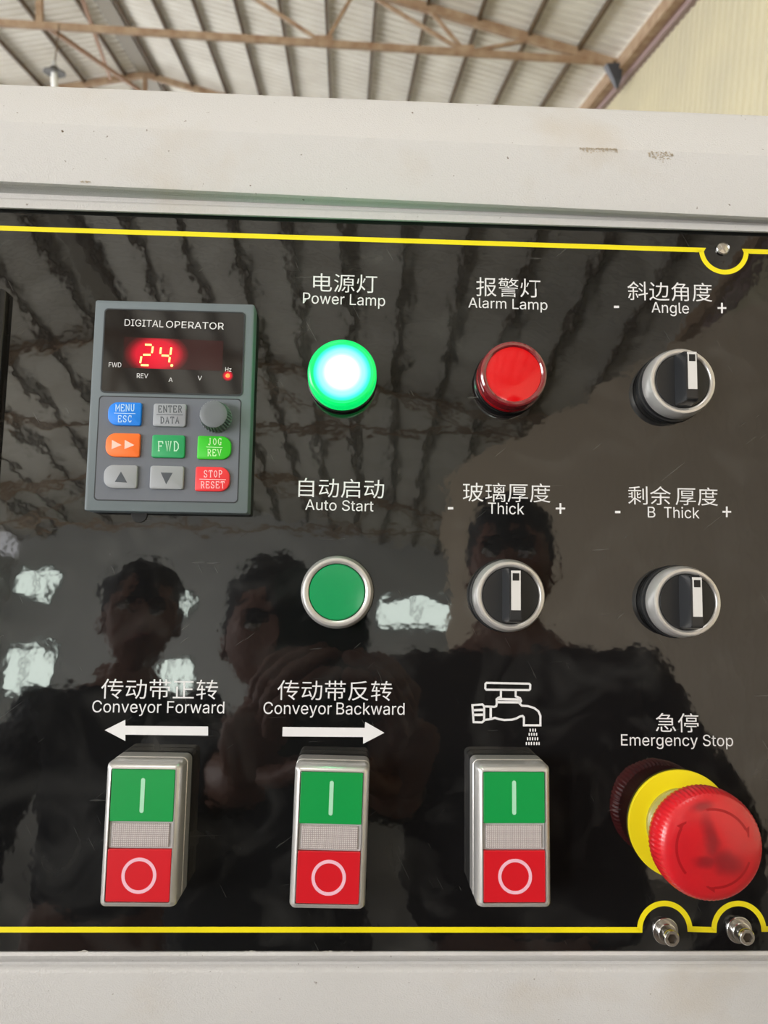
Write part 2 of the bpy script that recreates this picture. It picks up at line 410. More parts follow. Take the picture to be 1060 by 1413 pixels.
# ------------------------------------------------------------------ trusses
def roof_truss(Y, label, group=None):
    zc = CAMZ + 0.4425 * 16.0
    t = thing('roof_truss', label, 'truss', Matrix.Translation((0, Y, zc)), group)
    def member(name, p, q, w=0.07, h=0.1):
        bm = bmesh.new(); beam(bm, (p[0], 0, p[1]), (q[0], 0, q[1]), w, h, Vector((0, 1, 0))); obj(name, bm, M_rust, t)
    def top(x): return roofz(x) - 0.15 - zc
    member('bottom_chord', (XL - 2.5, 0), (XR - 0.3, 0), 0.12, 0.09)
    member('top_chord', (XRIDGE, top(XRIDGE)), (XR - 0.3, top(XR - 0.3)), 0.16, 0.12)
    member('top_chord', (XRIDGE, top(XRIDGE)), (XL - 2.5, top(XL - 2.5)), 0.16, 0.12)
    member('king_post', (XRIDGE, 0), (XRIDGE, top(XRIDGE)), 0.12, 0.1)
    for m in (1, -1):
        f = lambda x: XRIDGE + m * (x - XRIDGE)
        for b, tt in ((2.16, 0.0), (2.16, 1.39), (2.16, 3.47), (-0.6, 0.0), (-0.6, -4.2)):
            if f(tt) < XL - 2 : continue
            member('web_strut', (f(b), 0), (f(tt), top(f(tt))), 0.06, 0.08)
    for b in (2.16, -0.6):
        bm = bmesh.new(); box(bm, b - 0.16, b + 0.16, -0.012, 0.012, -0.07, 0.12); o = obj('gusset_plate', bm, M_rust, t); o.location = (0, -0.06, 0)
    return t
tr1 = roof_truss(16.0, 'long brown steel roof truss nearest above the machine top, full picture width')
tr2 = dup(tr1, Matrix.Translation((0, 23.8, CAMZ + 7.08)), 'farther brown roof truss whose low peak shows just above the machine top at left')
for Y, lb in ((-7.4, 'roof truss mirrored highest in the black panel, nearest behind the photographer'), (-15.2, 'roof truss mirrored in the panel between the higher and the lower one'), (-23.0, 'roof truss mirrored lowest in the panel, next to the grey rear wall')):
    dup(tr1, Matrix.Translation((0, Y, CAMZ + 7.08)), lb)

# thin braces between the first and second truss
def rod(name, label, p, q, w, mat, cat='brace'):
    p = Vector(p); q = Vector(q); bm = bmesh.new(); beam(bm, (0, 0, 0), q - p, w, w)
    o = obj(name, bm, mat, None, label=label, category=cat); o.location = p; return o
M_orange = pm('reddish brown brace', (150, 112, 80), 0.7)
pa = at_Y(66, 38, 16.1); pb = at_Y(192, 124, 23.6)
rod('roof_brace', 'reddish brown brace slanting down to the right from the near truss, upper left', pa, pb, 0.08, M_orange)
pa = at_Y(110, -12, 16.2); pb = at_Y(152, 108, 23.6)
rod('roof_brace', 'thin steep brown brace crossing the near truss left of the ridge', pa, pb, 0.07, M_orange)

# pendant lamp
pl = at_Y(75, 99, 15.6)
t = thing('pendant_lamp', 'high-bay pendant lamp with dark disc shade and white tube, upper left', 'lamp', Matrix.Translation(pl))
bm = bmesh.new(); lathe(bm, [(0.05, 0.1), (0.1, 0.05), (0.2, 0.0), (0.2, -0.03), (0.04, -0.02)], 24); obj('lamp_shade', bm, pm('dark shade', (86, 84, 80), 0.5), t, 30)
bm = bmesh.new(); lathe(bm, [(0.055, -0.02), (0.06, -0.1), (0.06, -0.28), (0.03, -0.32)], 16); obj('lamp_tube', bm, pm('white tube', (246, 246, 242), 0.4), t, 40)
bm = bmesh.new(); beam(bm, (0, 0, 0.08), (0.0, 0.3, CAMZ + 7.08 - pl.z), 0.02, 0.02); obj('hanger_rod', bm, M_purlin, t)
bm = bmesh.new(); lathe(bm, [(0.04, 0.1), (0.045, 0.13), (0.03, 0.19)], 16); obj('ballast_cap', bm, pm('ballast', (190, 190, 186), 0.5), t, 40)
# dark floodlight at the truss end on the right wall
pf = at_Y(846, 104, 15.75)
t = thing('wall_floodlight', 'small dark floodlight hanging at the eave beside the cream wall', 'lamp', Matrix.Translation(pf) @ Matrix.Diagonal((0.95, 0.95, 0.78, 1)))
bm = bmesh.new()
loft(bm, [[Vector(p) for p in ((-0.18, -0.1, 0.22), (0.16, -0.1, 0.26), (0.16, 0.1, 0.26), (-0.18, 0.1, 0.22))], [Vector(p) for p in ((0.0, -0.08, -0.12), (0.16, -0.08, -0.1), (0.16, 0.08, -0.1), (0.0, 0.08, -0.12))], [Vector(p) for p in ((0.08, -0.03, -0.3), (0.13, -0.03, -0.3), (0.13, 0.03, -0.3), (0.08, 0.03, -0.3))]])
obj('lamp_body', bm, pm('dark slate', (62, 64, 70), 0.5), t)
bm = bmesh.new(); beam(bm, (0.0, 0, 0.2), (0.02, 0, 0.34), 0.06, 0.06); obj('bracket', bm, M_purlin, t)

# ================================================================== THE MACHINE
house = thing('machine_housing', 'white powder-coated steel machine housing framing the black control panel', 'machine', PM)
def strip(bm, sec, ul=-1.0, ur=1.0):
    """extrude along the panel a cross-section given by photo y at x=0 and x=1060 and height w: [(y_left, y_right, w)]"""
    L = []; R = []
    for yl, yr, w in sec:
        a = U(0, yl, w); b = U(1060, yr, w); d = (b - a).normalized()
        L.append(bm.verts.new((*(a - d * 0.22), w))); R.append(bm.verts.new((*(b + d * 0.12), w)))
    for i in range(len(sec) - 1): bm.faces.new((L[i], L[i + 1], R[i + 1], R[i]))
bm = bmesh.new()
strip(bm, [(117, 160.5, -0.040), (116.5, 160, -0.0050), (118.5, 162.5, -0.0035), (164, 212, 0.0076), (167, 215, 0.0081), (243, 293, 0.0082), (250, 300, 0.0078), (254, 304, 0.0064), (258, 305.5, 0.0046)])
obj('top_rail', bm, powder, house, 20)
bm = bmesh.new()
strip(bm, [(258, 305.5, 0.0046), (262, 306.5, 0.0030), (266, 308, 0.0016), (272.5, 310, 0.0014)])
obj('rail_underside', bm, powder, house, 60)
bm = bmesh.new()
strip(bm, [(272.5, 310, 0.0014), (273.5, 310.8, 0.0021), (275, 312, 0.0024), (286, 319.5, 0.0024), (287.6, 321.2, 0.0016), (288.5, 322, -0.0012)])
obj('upper_lip', bm, powder, house, 25)
bm = bmesh.new()
strip(bm, [(1310, 1309, -0.0015), (1314, 1313, 0.0006), (1319, 1318, 0.0012), (1324.5, 1323.5, 0.0004), (1327, 1326, -0.002)])
obj('lower_lip', bm, powder, house, 45)
bm = bmesh.new()
strip(bm, [(1322, 1321, -0.0035), (1331, 1330, -0.0036), (1337, 1336, -0.0026), (1344, 1343, -0.0022), (1500, 1500, -0.0220), (1900, 1900, -0.070)])
obj('lower_plate', bm, powder, house, 40)

# dark scuffs on the crease of the top rail
M_scuff = pm('brown scuff', (182, 170, 152), 0.8)
bm = bmesh.new(); random.seed(11)
for x0_, x1_, y_, n_, sp in ((800, 852, 203.5, 150, 2.6), (894, 928, 209.0, 110, 5.0), (112, 126, 250, 14, 1.0)):
    for i in range(n_):
        x = random.uniform(x0_, x1_); y = y_ + abs(random.gauss(0, sp)) + (x - x0_) * 0.03
        r_ = random.uniform(0.00010, 0.00028); c = U(x, y, 0.0082)
        flat_poly_pts = [(c.x + r_ * 1.7 * math.cos(q * 1.256), c.y + r_ * math.sin(q * 1.256)) for q in range(5)]
        bm.faces.new([bm.verts.new((px_, py_, 0.00826)) for px_, py_ in flat_poly_pts])
o = obj('scuff_marks', bm, M_scuff, house, label='brown scuff marks on the front edge'); o['kind'] = 'stuff'
# ------------------------------------------------------------------ control panel plate
bm = bmesh.new()
a = U(0, 286.5); b = U(1060, 320.0)
s = (b.y - a.y) / (b.x - a.x)
tl = Vector((-0.40, a.y + s * (-0.40 - a.x))); trp = Vector((0.30, a.y + s * (0.30 - a.x)))
a = U(0, 1315.5); b = U(1060, 1314)
P = [Vector((-0.40, a.y)), Vector((0.30, b.y)), trp, tl]
loft(bm, [P3(P, -0.0015), P3(P, 0.0)])
panel = obj('control_panel', bm, M_panel, None, label='glossy black control panel sheet with yellow outline and white bilingual lettering', category='control panel')
panel.matrix_world = PM
ZP = 0.00008
# chipped white paint along the lower edge
M_chip = pm('chipped white paint', (206, 204, 196), 0.6)
random.seed(4)
for i in range(30):
    x = random.choice([random.uniform(412, 500), random.uniform(412, 500), random.uniform(500, 670), random.uniform(335, 372), random.uniform(105, 118)])
    c = U(x, 1313.6 if x < 500 else 1313.9); bm = bmesh.new(); n = 7; L = random.uniform(0.0008, 0.0026) * (2.2 if x > 500 else 1); H = random.uniform(0.0003, 0.0007) * (0.6 if x > 500 else 1)
    P = [Vector((c.x + L * math.cos(2 * math.pi * k / n) * random.uniform(.7, 1), c.y + H * math.sin(2 * math.pi * k / n) * random.uniform(.6, 1.1))) for k in range(n)]
    loft(bm, [P3(P, 0.0), P3(P, 0.00012)]); obj('paint_chip', bm, M_chip, panel)

# yellow outline with half-round notches at the screws
def arc(c, r, a0, a1, n=26): return [Vector((c.x + r * math.cos(math.radians(a0 + (a1 - a0) * i / n)), c.y + r * math.sin(math.radians(a0 + (a1 - a0) * i / n)))) for i in range(n + 1)]
y1 = 0.14600; y2 = -0.13195; LW = 0.0021
c = U(998.9, 345.2); r = 0.0098
bm = bmesh.new(); dx = math.sqrt(r * r - (c.y - y1) ** 2) if r > abs(c.y - y1) else r
stroke(bm, [(-0.39, y1), (c.x - r + 0.00025, y1)] + arc(c, r, 184, 356) + [(c.x + r - 0.00025, y1 + 0.0001), (0.29, y1 + 0.0001)], LW, ZP)
obj('yellow_border', bm, M_yellow, panel)
bm = bmesh.new(); c1 = U(917.6, 1283.2); c2 = U(1019.8, 1283.2); r = 0.0100
stroke(bm, [(-0.39, y2), (c1.x - r, y2)] + arc(c1, r, 178, 2) + [(c2.x - r, y2)] + arc(c2, r, 178, 2) + [(0.29, y2)], LW, ZP)
obj('yellow_border', bm, M_yellow, panel)

# lettering on the panel
LAB = [
 ('Power Lamp', (418, 418.4), (531.4, 422.4), 14.7), ('Alarm Lamp', (646.4, 424.4), (755.5, 427.8), 13.8),
 ('Angle', (899.2, 431.3), (950.9, 432.7), 14.5), ('Auto Start', (421.2, 703.4), (515.4, 705.7), 14.3),
 ('Thick', (673.6, 708.8), (723.4, 709.9), 15.4), ('B', (894, 714), (904.5, 714.2), 14.9), ('Thick', (916.5, 714.4), (965.3, 715.3), 14.9),
 ('Conveyor Forward', (127.1, 982.8), (309.4, 984.3), 16.3), ('Conveyor', (363.5, 985), (457.8, 985.6), 16.3), ('Backward', (464.3, 985.7), (558.3, 986.3), 16.3),
 ('Emergency Stop', (857.2, 1028.6), (1011.9, 1029.6), 15.5)]
for s_, l, r_, h in LAB: label_text(panel, s_, l, r_, h, M_white, 0.0, 'lat', z=ZP, offset=-0.006)
CJK = [('电源灯', (432, 402.3), (520.4, 404.8), 25.3), ('报警灯', (657.2, 408.5), (745.8, 411), 26),
 ('斜边角度', (866.4, 414.2), (983, 416.6), 26), ('自动启动', (411.7, 685.6), (529.9, 688.0), 26.3),
 ('玻璃厚度', (638.9, 692.0), (759.6, 693.6), 26.3), ('剩余', (867, 696.0), (926.3, 697), 25.6), ('厚度', (932.5, 697), (991, 698), 25),
 ('传动带正转', (139, 964.0), (300.3, 965.4), 27.5), ('传动带反转', (382.5, 965.8), (541.2, 967.3), 27.5), ('急停', (905, 1010.0), (964.3, 1010.7), 26.3)]
for s_, l, r_, h in CJK: label_text(panel, s_, l, r_, h, M_white, 0.0, 'cjk', z=ZP, offset=-0.001)

def flat_poly(bm, P, z): bm.faces.new([bm.verts.new((p.x, p.y, z)) for p in P])
def rect_px(bm, x0, y0, x1, y1, z=ZP): flat_poly(bm, [U(x0, y1), U(x1, y1), U(x1, y0), U(x0, y0)], z)
for q in ((847.2, 421.9, 854.4, 425.1), (618.1, 699.7, 625.6, 703.0), (848.8, 705.0, 856.2, 708.2)):
    bm = bmesh.new(); rect_px(bm, *q); obj('minus_sign', bm, M_white, panel)
for x0, y0, x1, y1_ in ((990.3, 417.9, 1002.3, 432.3), (766.9, 694.4, 780.0, 709.0), (997.0, 698.9, 1009.0, 713.6)):
    bm = bmesh.new(); cx = (x0 + x1) / 2; cy = (y0 + y1_) / 2
    P = [(-1, 1), (-1, -1), (1, -1), (1, 1)]; t_ = 1.25
    pts = [(x0, cy - t_), (cx - t_, cy - t_), (cx - t_, y0), (cx + t_, y0), (cx + t_, cy - t_), (x1, cy - t_), (x1, cy + t_), (cx + t_, cy + t_), (cx + t_, y1_), (cx - t_, y1_), (cx - t_, cy + t_), (x0, cy + t_)]
    flat_poly(bm, [U(*p) for p in pts], ZP); obj('plus_sign', bm, M_white, panel)
def zpoly(pts, ox, oy, k): return [U(ox + x / k, oy + y / k) for x, y in pts]
bm = bmesh.new(); flat_poly(bm, zpoly([(205, 403), (337, 337), (337, 375), (863, 380), (863, 438), (337, 432), (337, 472)], 100, 920, 4.609), ZP); obj('arrow_mark', bm, M_white, panel, label='white arrow pointing left')
bm = bmesh.new(); flat_poly(bm, zpoly([(185, 383), (707, 388), (710, 350), (832, 420), (697, 490), (697, 447), (183, 443)], 350, 920, 4.609), ZP); obj('arrow_mark', bm, M_white, panel, label='white arrow pointing right')
bm = bmesh.new(); LWF = 0.00083
def fz(pts): return zpoly(pts, 620, 920, 5.889)
hd = [(303, 131), (650, 138), (659, 148), (657, 182), (648, 190), (302, 186), (293, 176), (294, 140)]
stroke(bm, fz(hd), LWF, ZP, True)
for q, closed in (([(420, 192), (420, 245), (400, 252), (385, 265), (386, 300), (382, 320), (365, 326), (288, 322)], False),
          ([(540, 192), (540, 240), (575, 255), (584, 278), (572, 298), (590, 316), (640, 320), (690, 335), (725, 362), (741, 400), (741, 476), (607, 476), (607, 412), (596, 400), (575, 404), (545, 420), (510, 430), (450, 433), (405, 426), (370, 415), (345, 424), (288, 432)], False),
          ([(395, 262), (578, 266)], False), ([(388, 287), (576, 289)], False), ([(337, 325), (337, 425)], False),
          ([(188, 312), (270, 306), (284, 322), (284, 436), (266, 452), (198, 450)], True), ([(193, 352), (282, 350)], False), ([(195, 391), (282, 390)], False)):
    stroke(bm, fz(q), LWF * (1.15 if len(q) == 2 else 1), ZP, closed)
obj('tap_symbol', bm, M_white, panel, label='white outline drawing of a water tap')
for yy, xs in ((515, (658, 680, 700)), (549, (650, 670, 690, 710)), (585, (637, 657, 677, 698, 718)), (624, (627, 648, 668, 690, 711, 730))):
    for x in xs:
        bm = bmesh.new(); c = U(620 + x / 5.889, 920 + yy / 5.889); flat_poly(bm, rrect(c.x, c.y, 0.00026, 0.00062, 0.0002, 2), ZP); obj('water_drop_mark', bm, M_white, panel)

# ------------------------------------------------------------------ fasteners
def bolt(px, py, label):
    c = U(px, py); t = thing('socket_bolt', label, 'bolt', on_panel(c.x, c.y) @ Matrix.Diagonal((1, 1, 0.66, 1)))
    bm = bmesh.new(); lathe(bm, [(0.0050, 0), (0.0051, 0.0008), (0.0049, 0.0011), (0.0024, 0.0012)], 32); obj('washer', bm, M_steel, t, 30)
    bm = bmesh.new(); lathe(bm, [(0.0037, 0.001), (0.0037, 0.0036), (0.0034, 0.0040), (0.0022, 0.0041)], 24); obj('nut', bm, M_steel, t, 30)
    bm = bmesh.new(); lathe(bm, [(0.0019, 0.003), (0.0019, 0.0085)], 16); obj('shank', bm, M_steel, t, 30)
    bm = bmesh.new(); seg = 24
    def ring(r, z, six=False):
        P = []
        for i in range(seg):
            a = 2 * math.pi * i / seg; rr = r
            if six: rr = r * math.cos(math.pi / 6) / math.cos((a % (math.pi / 3)) - math.pi / 6)
            P.append(Vector((rr * math.cos(a), rr * math.sin(a), z)))
        return P
    loft(bm, [ring(0.0019, 0.0068), ring(0.0029, 0.0070), ring(0.0030, 0.0100), ring(0.0027, 0.0106), ring(0.0019, 0.0106, True), ring(0.0018, 0.0086, True)])
    obj('socket_head', bm, M_chrome, t, 35)
    bm = bmesh.new(); loft(bm, [ring(0.00175, 0.0088, True), ring(0.00175, 0.0092, True)]); obj('hex_recess', bm, pm('dark bolt recess', (70, 62, 54), 0.4, metal=0.6), t)
    return t
bolt(918, 1284.5, 'steel socket-head bolt in the left half-round notch below the emergency stop')
bolt(1019.8, 1283.0, 'steel socket-head bolt in the far right half-round notch')
c = U(997, 343.5); t = thing('panel_screw', 'flat round screw in the yellow notch at the top right', 'screw', on_panel(c.x, c.y))
bm = bmesh.new()
lathe(bm, [(0.0029, 0), (0.0029, 0.0006), (0.0026, 0.0010), (0.0023, 0.0007), (0.0021, 0.0008)], 32); obj('screw_head', bm, M_steel, t, 30)
bm = bmesh.new(); box(bm, -0.0003, 0.0003, -0.0019, 0.0019, 0.0008, 0.00085); o = obj('slot', bm, M_steel, t); o.rotation_euler = (0, 0, 0.5)

# ------------------------------------------------------------------ indicator lamps
def lamp_base(t):
    bm = bmesh.new(); lathe(bm, [(0.0142, 0), (0.0144, 0.0012), (0.0140, 0.0022), (0.0136, 0.0024)], 56); obj('base_ring', bm, M_blackgloss, t, 30)
    bm = bmesh.new(); lathe(bm, [(0.0133, 0.0022), (0.0133, 0.0060), (0.0128, 0.0062)], 56); obj('collar', bm, M_black, t, 30)
def glow_mat(name, stops, radius, strength):
    m = bpy.data.materials.new(name); m.use_nodes = True; nt = m.node_tree; N = nt.nodes; L = nt.links; b = N['Principled BSDF']
    b.inputs['Roughness'].default_value = 0.2; b.inputs['Base Color'].default_value = (0.0, 0.25, 0.08, 1)
    tc = N.new('ShaderNodeTexCoord'); mp = N.new('ShaderNodeVectorMath'); mp.operation = 'MULTIPLY'; mp.inputs[1].default_value = (1 / radius, 1 / radius, 0)
    L.new(tc.outputs['Object'], mp.inputs[0]); ln = N.new('ShaderNodeVectorMath'); ln.operation = 'LENGTH'; L.new(mp.outputs[0], ln.inputs[0])
    r = N.new('ShaderNodeValToRGB'); r.color_ramp.interpolation = 'EASE'
    els = r.color_ramp.elements; els[0].position = stops[0][0]; els[0].color = stops[0][1]; els[1].position = stops[-1][0]; els[1].color = stops[-1][1]
    for p, c_ in stops[1:-1]: e = els.new(p); e.color = c_
    L.new(ln.outputs['Value'], r.inputs['Fac']); L.new(r.outputs['Color'], b.inputs['Emission Color']); b.inputs['Emission Strength'].default_value = strength
    return m
G0 = (0.98, 1.0, 1.0, 1); G1 = (0.72, 1, 0.92, 1); G2 = (0.05, 0.86, 0.55, 1); G3 = (0.0, 0.62, 0.12, 1); G4 = (0.0, 0.5, 0.1, 1)
M_glow = glow_mat('lit green lamp lens', [(0.0, G0), (0.20, G0), (0.60, (0.15, .40, .36, 1)), (0.775, (0.012, .33, .23, 1)), (0.83, (0, 0.25, 0.03, 1)), (1.0, (0, 0.26, 0.05, 1))], 0.0142, 3.0)
t = thing('indicator_lamp', 'lit green round indicator lamp under the Power Lamp lettering', 'lamp', on_panel(*U(472.8, 524.6)) @ Matrix.Diagonal((1, 1, 0.72, 1)))
lamp_base(t)
bm = bmesh.new(); lathe(bm, [(0.0126, 0.0060), (0.0138, 0.0064), (0.0140, 0.0075), (0.0138, 0.0145), (0.0134, 0.0158), (0.0125, 0.0163), (0.0118, 0.0160), (0.0060, 0.0166), (0.001, 0.0168)], 64)
o = obj('lens', bm, M_glow, t, 50)
pl_ = bpy.data.lights.new('lamp_light', 'POINT'); pl_.energy = 0.03; pl_.color = (0.05, 1.0, 0.35); pl_.shadow_soft_size = 0.004
po = bpy.data.objects.new('lamp_light', pl_); COL.objects.link(po); po.parent = t; po.location = (0, 0, 0.024)
t = thing('indicator_lamp', 'unlit red round indicator lamp under the Alarm Lamp lettering', 'lamp', on_panel(*U(701.0, 526.8)) @ Matrix.Diagonal((1, 1, 0.72, 1)))
lamp_base(t)
bm = bmesh.new(); lathe(bm, [(0.0134, 0.0062), (0.0140, 0.0066), (0.0138, 0.0090), (0.0132, 0.0095)], 64); obj('lens_skirt', bm, pm('dark red skirt', (150, 6, 18), 0.15, coat=0.5), t, 30)
bm = bmesh.new(); lathe(bm, [(0.0132, 0.0095), (0.0139, 0.0100), (0.0137, 0.0150), (0.0133, 0.0166), (0.0126, 0.0172), (0.0119, 0.0171), (0.0113, 0.0165), (0.0112, 0.0140)], 64, cap1=False)
obj('clear_rim', bm, pm('translucent dark red rim', (120, 14, 26), 0.06, coat=1.0, spec=0.9), t, 30)
bm = bmesh.new(); lathe(bm, [(0.0115, 0.0150), (0.0112, 0.0160), (0.0098, 0.0163), (0.004, 0.0165), (0.0005, 0.0166)], 64); obj('lens', bm, M_redlens, t, 40)

# ------------------------------------------------------------------ silver ring operators
def ring_base(t, h):
    bm = bmesh.new(); lathe(bm, [(0.0146, 0), (0.0148, 0.0010), (0.0146, 0.0024), (0.0140, 0.0026)], 56); obj('base_ring', bm, M_black, t, 30)
    bm = bmesh.new(); lathe(bm, [(0.0139, 0.0024), (0.0139, h * 0.45), (0.0134, h * 0.46)], 56); obj('collar', bm, M_black, t, 30)
    bm = bmesh.new(); k = h
    lathe(bm, [(0.0134, k * 0.42), (0.0142, k * 0.43), (0.0143, k * 0.66), (0.0141, k * 0.76), (0.0137, k * 0.90), (0.0132, k * 0.98), (0.0124, k), (0.0116, k * 0.985), (0.0112, k * 0.95), (0.0111, k * 0.75)], 72, cap1=False)
    obj('silver_ring', bm, M_alu, t, 40)
t = thing('push_button', 'flat green round push button in a silver ring under the Auto Start lettering', 'button', on_panel(*U(466.0, 816.8)))
ring_base(t, 0.0105)
bm = bmesh.new(); lathe(bm, [(0.0113, 0.0075), (0.0113, 0.0092)], 64); obj('dark_gasket', bm, M_dark, t, 30)
bm = bmesh.new(); lathe(bm, [(0.0109, 0.0080), (0.0109, 0.0096), (0.0105, 0.0100), (0.005, 0.0101), (0.0005, 0.0101)], 64); obj('green_cap', bm, M_greenlens, t, 30)

def selector(u, v, label, h, first=None):
    if first is not None: return dup(first, on_panel(u, v), label)
    t = thing('selector_switch', label, 'switch', on_panel(u, v), 'silver-ringed rotary selector switches')
    ring_base(t, h)
    bm = bmesh.new(); lathe(bm, [(0.0111, h * 0.7), (0.0111, h - 0.0008), (0.0108, h - 0.0004)], 64); obj('black_disc', bm, M_black, t, 30)
    bm = bmesh.new(); z0 = h - 0.0004; z1 = h + 0.0078; L = 0.0108
    # handle: a bar with one slanted flank, its lower end face sloping back
    def sec(y, top, k=1.0): return [Vector((-0.0034 * k, y, z0)), Vector((0.0030 * k, y, z0)), Vector((0.0026 * k, y, top)), Vector((-0.0020 * k, y, top))]
    loft(bm, [sec(-L * 0.98, z0 + 0.0008, 0.9), sec(-L * 0.90, z1 - 0.0006), sec(-L * 0.84, z1), sec(L * 0.82, z1), sec(L * 0.97, z1 - 0.0022, 0.96)])
    bmesh.ops.bevel(bm, geom=bm.edges[:], offset=0.00022, segments=2, affect='EDGES')
    hd_ = obj('handle', bm, pm('satin black handle', (34, 35, 38), 0.28), t, 30)
    bm = bmesh.new(); box(bm, -0.0014, 0.0022, -0.0054, 0.0096, z1 - 0.0004, z1 + 0.00012); obj('marker_insert', bm, M_insert, hd_, label='white marker insert')
    bm = bmesh.new(); box(bm, -0.0009, 0.0016, 0.0058, 0.0086, z1, z1 + 0.0002); obj('marker_square', bm, M_dark, hd_, label='dark square on the insert')
    return t
s0 = selector(*U(925.5, 536.5), 'black rotary selector switch in a silver ring under the Angle lettering', 0.0125)
selector(*U(696.5, 821.5), 'black rotary selector switch in a silver ring right of the flat green push button', 0, s0)
selector(*U(931.2, 830.0), 'black rotary selector switch in a silver ring under the B Thick lettering, lower right', 0, s0)

# ------------------------------------------------------------------ double push buttons
def lens_material():
    m = bpy.data.materials.new('ribbed clear lens'); m.use_nodes = True; nt = m.node_tree; N = nt.nodes; L = nt.links; b = N['Principled BSDF']
    tc = N.new('ShaderNodeTexCoord'); sp = N.new('ShaderNodeSeparateXYZ'); L.new(tc.outputs['Object'], sp.inputs[0]); outs = []
    for ax in ('X', 'Y'):
        a = N.new('ShaderNodeMath'); a.operation = 'MULTIPLY'; a.inputs[1].default_value = 2 * math.pi / 0.00072; L.new(sp.outputs[ax], a.inputs[0])
        s_ = N.new('ShaderNodeMath'); s_.operation = 'SINE'; L.new(a.outputs[0], s_.inputs[0]); outs.append(s_.outputs[0])
    mx = N.new('ShaderNodeMath'); mx.operation = 'MAXIMUM'; L.new(outs[0], mx.inputs[0]); L.new(outs[1], mx.inputs[1])
    r = N.new('ShaderNodeValToRGB'); r.color_ramp.elements[0].position = 0.2; r.color_ramp.elements[1].position = 0.95
    r.color_ramp.elements[0].color = lin((208, 200, 200)); r.color_ramp.elements[1].color = lin((150, 142, 142))
    L.new(mx.outputs[0], r.inputs['Fac']); L.new(r.outputs['Color'], b.inputs['Base Color'])
    k = N.new('ShaderNodeBump'); k.inputs['Strength'].default_value = 0.6; k.inputs['Distance'].default_value = 0.0001; k.invert = True
    L.new(mx.outputs[0], k.inputs['Height']); L.new(k.outputs['Normal'], b.inputs['Normal']); b.inputs['Roughness'].default_value = 0.2
    return m
M_lens = lens_material()
M_clear = pm('pale clear plastic', (190, 188, 188), 0.12, coat=0.6)
HW, HH, TH = 0.01392, 0.02577, 0.0185
def double_button():
    t = thing('double_push_button', '', 'button', on_panel(0, 0), 'silver double push buttons in the bottom row')
    bm = bmesh.new(); prism(bm, rrect(0, 0, HW + 0.0003, HH + 0.0003, 0.003), 0, 0.0010, 0.0003); obj('gasket', bm, M_dark, t, 30)
    bm = bmesh.new(); loft(bm, [P3(rrect(0, 0, HW + 0.0001, HH + 0.0001, 0.0022), 0.0008), P3(rrect(0, 0, HW + 0.0001, HH + 0.0001, 0.0022), 0.0084), P3(rrect(0, 0, HW - 0.0006, HH - 0.0006, 0.0020), 0.0088)])
    obj('lower_body', bm, M_alu, t, 30)
    bm = bmesh.new(); prism(bm, rrect(0, 0, HW - 0.0009, HH - 0.0009, 0.0020), 0.0084, 0.0098); obj('seam', bm, M_groove, t)
    # bezel with a well
    O = [P3(rrect(0, 0, HW, HH, 0.0020), 0.0095), P3(rrect(0, 0, HW, HH, 0.0020), TH - 0.0030), P3(rrect(0, 0, HW - 0.0005, HH - 0.0005, 0.0018), TH - 0.0012), P3(rrect(0, 0, HW - 0.0014, HH - 0.0014, 0.0012), TH - 0.0002), P3(rrect(0, 0, HW - 0.0018, HH - 0.0018, 0.0009), TH), P3(rrect(0, 0, HW - 0.0022, HH - 0.0022, 0.0006), TH), P3(rrect(0, 0, HW - 0.0022, HH - 0.0022, 0.0006), TH - 0.0025)]
    bm = bmesh.new(); loft(bm, O, False, True); obj('bezel', bm, M_alu, t, 35)
    iw = HW - 0.0024; ih = HH - 0.0024
    yg0 = ih - 0.0186 ; yr1 = -ih + 0.0184
    bm = bmesh.new(); P = rrect(0, (ih + yg0) / 2, iw, (ih - yg0) / 2, 0.0004, 2); prism(bm, P, TH - 0.0025, TH - 0.0002, 0.00025); g = obj('green_button', bm, M_green, t)
    bm = bmesh.new(); P = rrect(0, (yr1 - ih) / 2, iw, (yr1 + ih) / 2, 0.0004, 2); prism(bm, P, TH - 0.0025, TH - 0.0002, 0.00025); r = obj('red_button', bm, M_red, t)
    cy = (ih + yg0) / 2; bm = bmesh.new(); prism(bm, rrect(0.0, cy, 0.00075, 0.0062, 0.00074, 4), TH - 0.0003, TH - 0.0001); obj('on_mark', bm, M_i, g, label='pale upright stroke mark')
    cy = (yr1 - ih) / 2; bm = bmesh.new(); n = 48
    frame_ring(bm, arc(Vector((0.0002, cy)), 0.0063, 0, 360 - 360 / n, n - 1), arc(Vector((0.0002, cy)), 0.0051, 0, 360 - 360 / n, n - 1), TH - 0.0003, TH - 0.0001)
    obj('off_mark', bm, M_o, r, label='pale pink ring mark')
    cy = (yg0 + yr1) / 2; hh = (yg0 - yr1) / 2
    bm = bmesh.new(); prism(bm, rrect(0, cy, iw, hh - 0.0001, 0.0003, 2), TH - 0.0025, TH - 0.0011, 0.0002); l = obj('lens_frame', bm, M_clear, t)
    bm = bmesh.new(); prism(bm, rrect(0, cy, iw - 0.0011, hh - 0.0007, 0.0003, 2), TH - 0.0012, TH - 0.0004, 0.0003); obj('ribbed_lens', bm, M_lens, l)
    return t
def put_double(o, pts, label):
    q = [U(*p, TH) for p in pts]; c = sum(q, Vector((0, 0))) / 4
    up = ((q[0] + q[1]) - (q[2] + q[3])).normalized(); a = math.atan2(-up.x, up.y)
    o.matrix_world = PM @ Matrix.Translation((c.x, c.y, 0)) @ Matrix.Rotation(a, 4, 'Z'); o['label'] = label
d0 = double_button()
d1 = dup(d0); d2 = dup(d0)
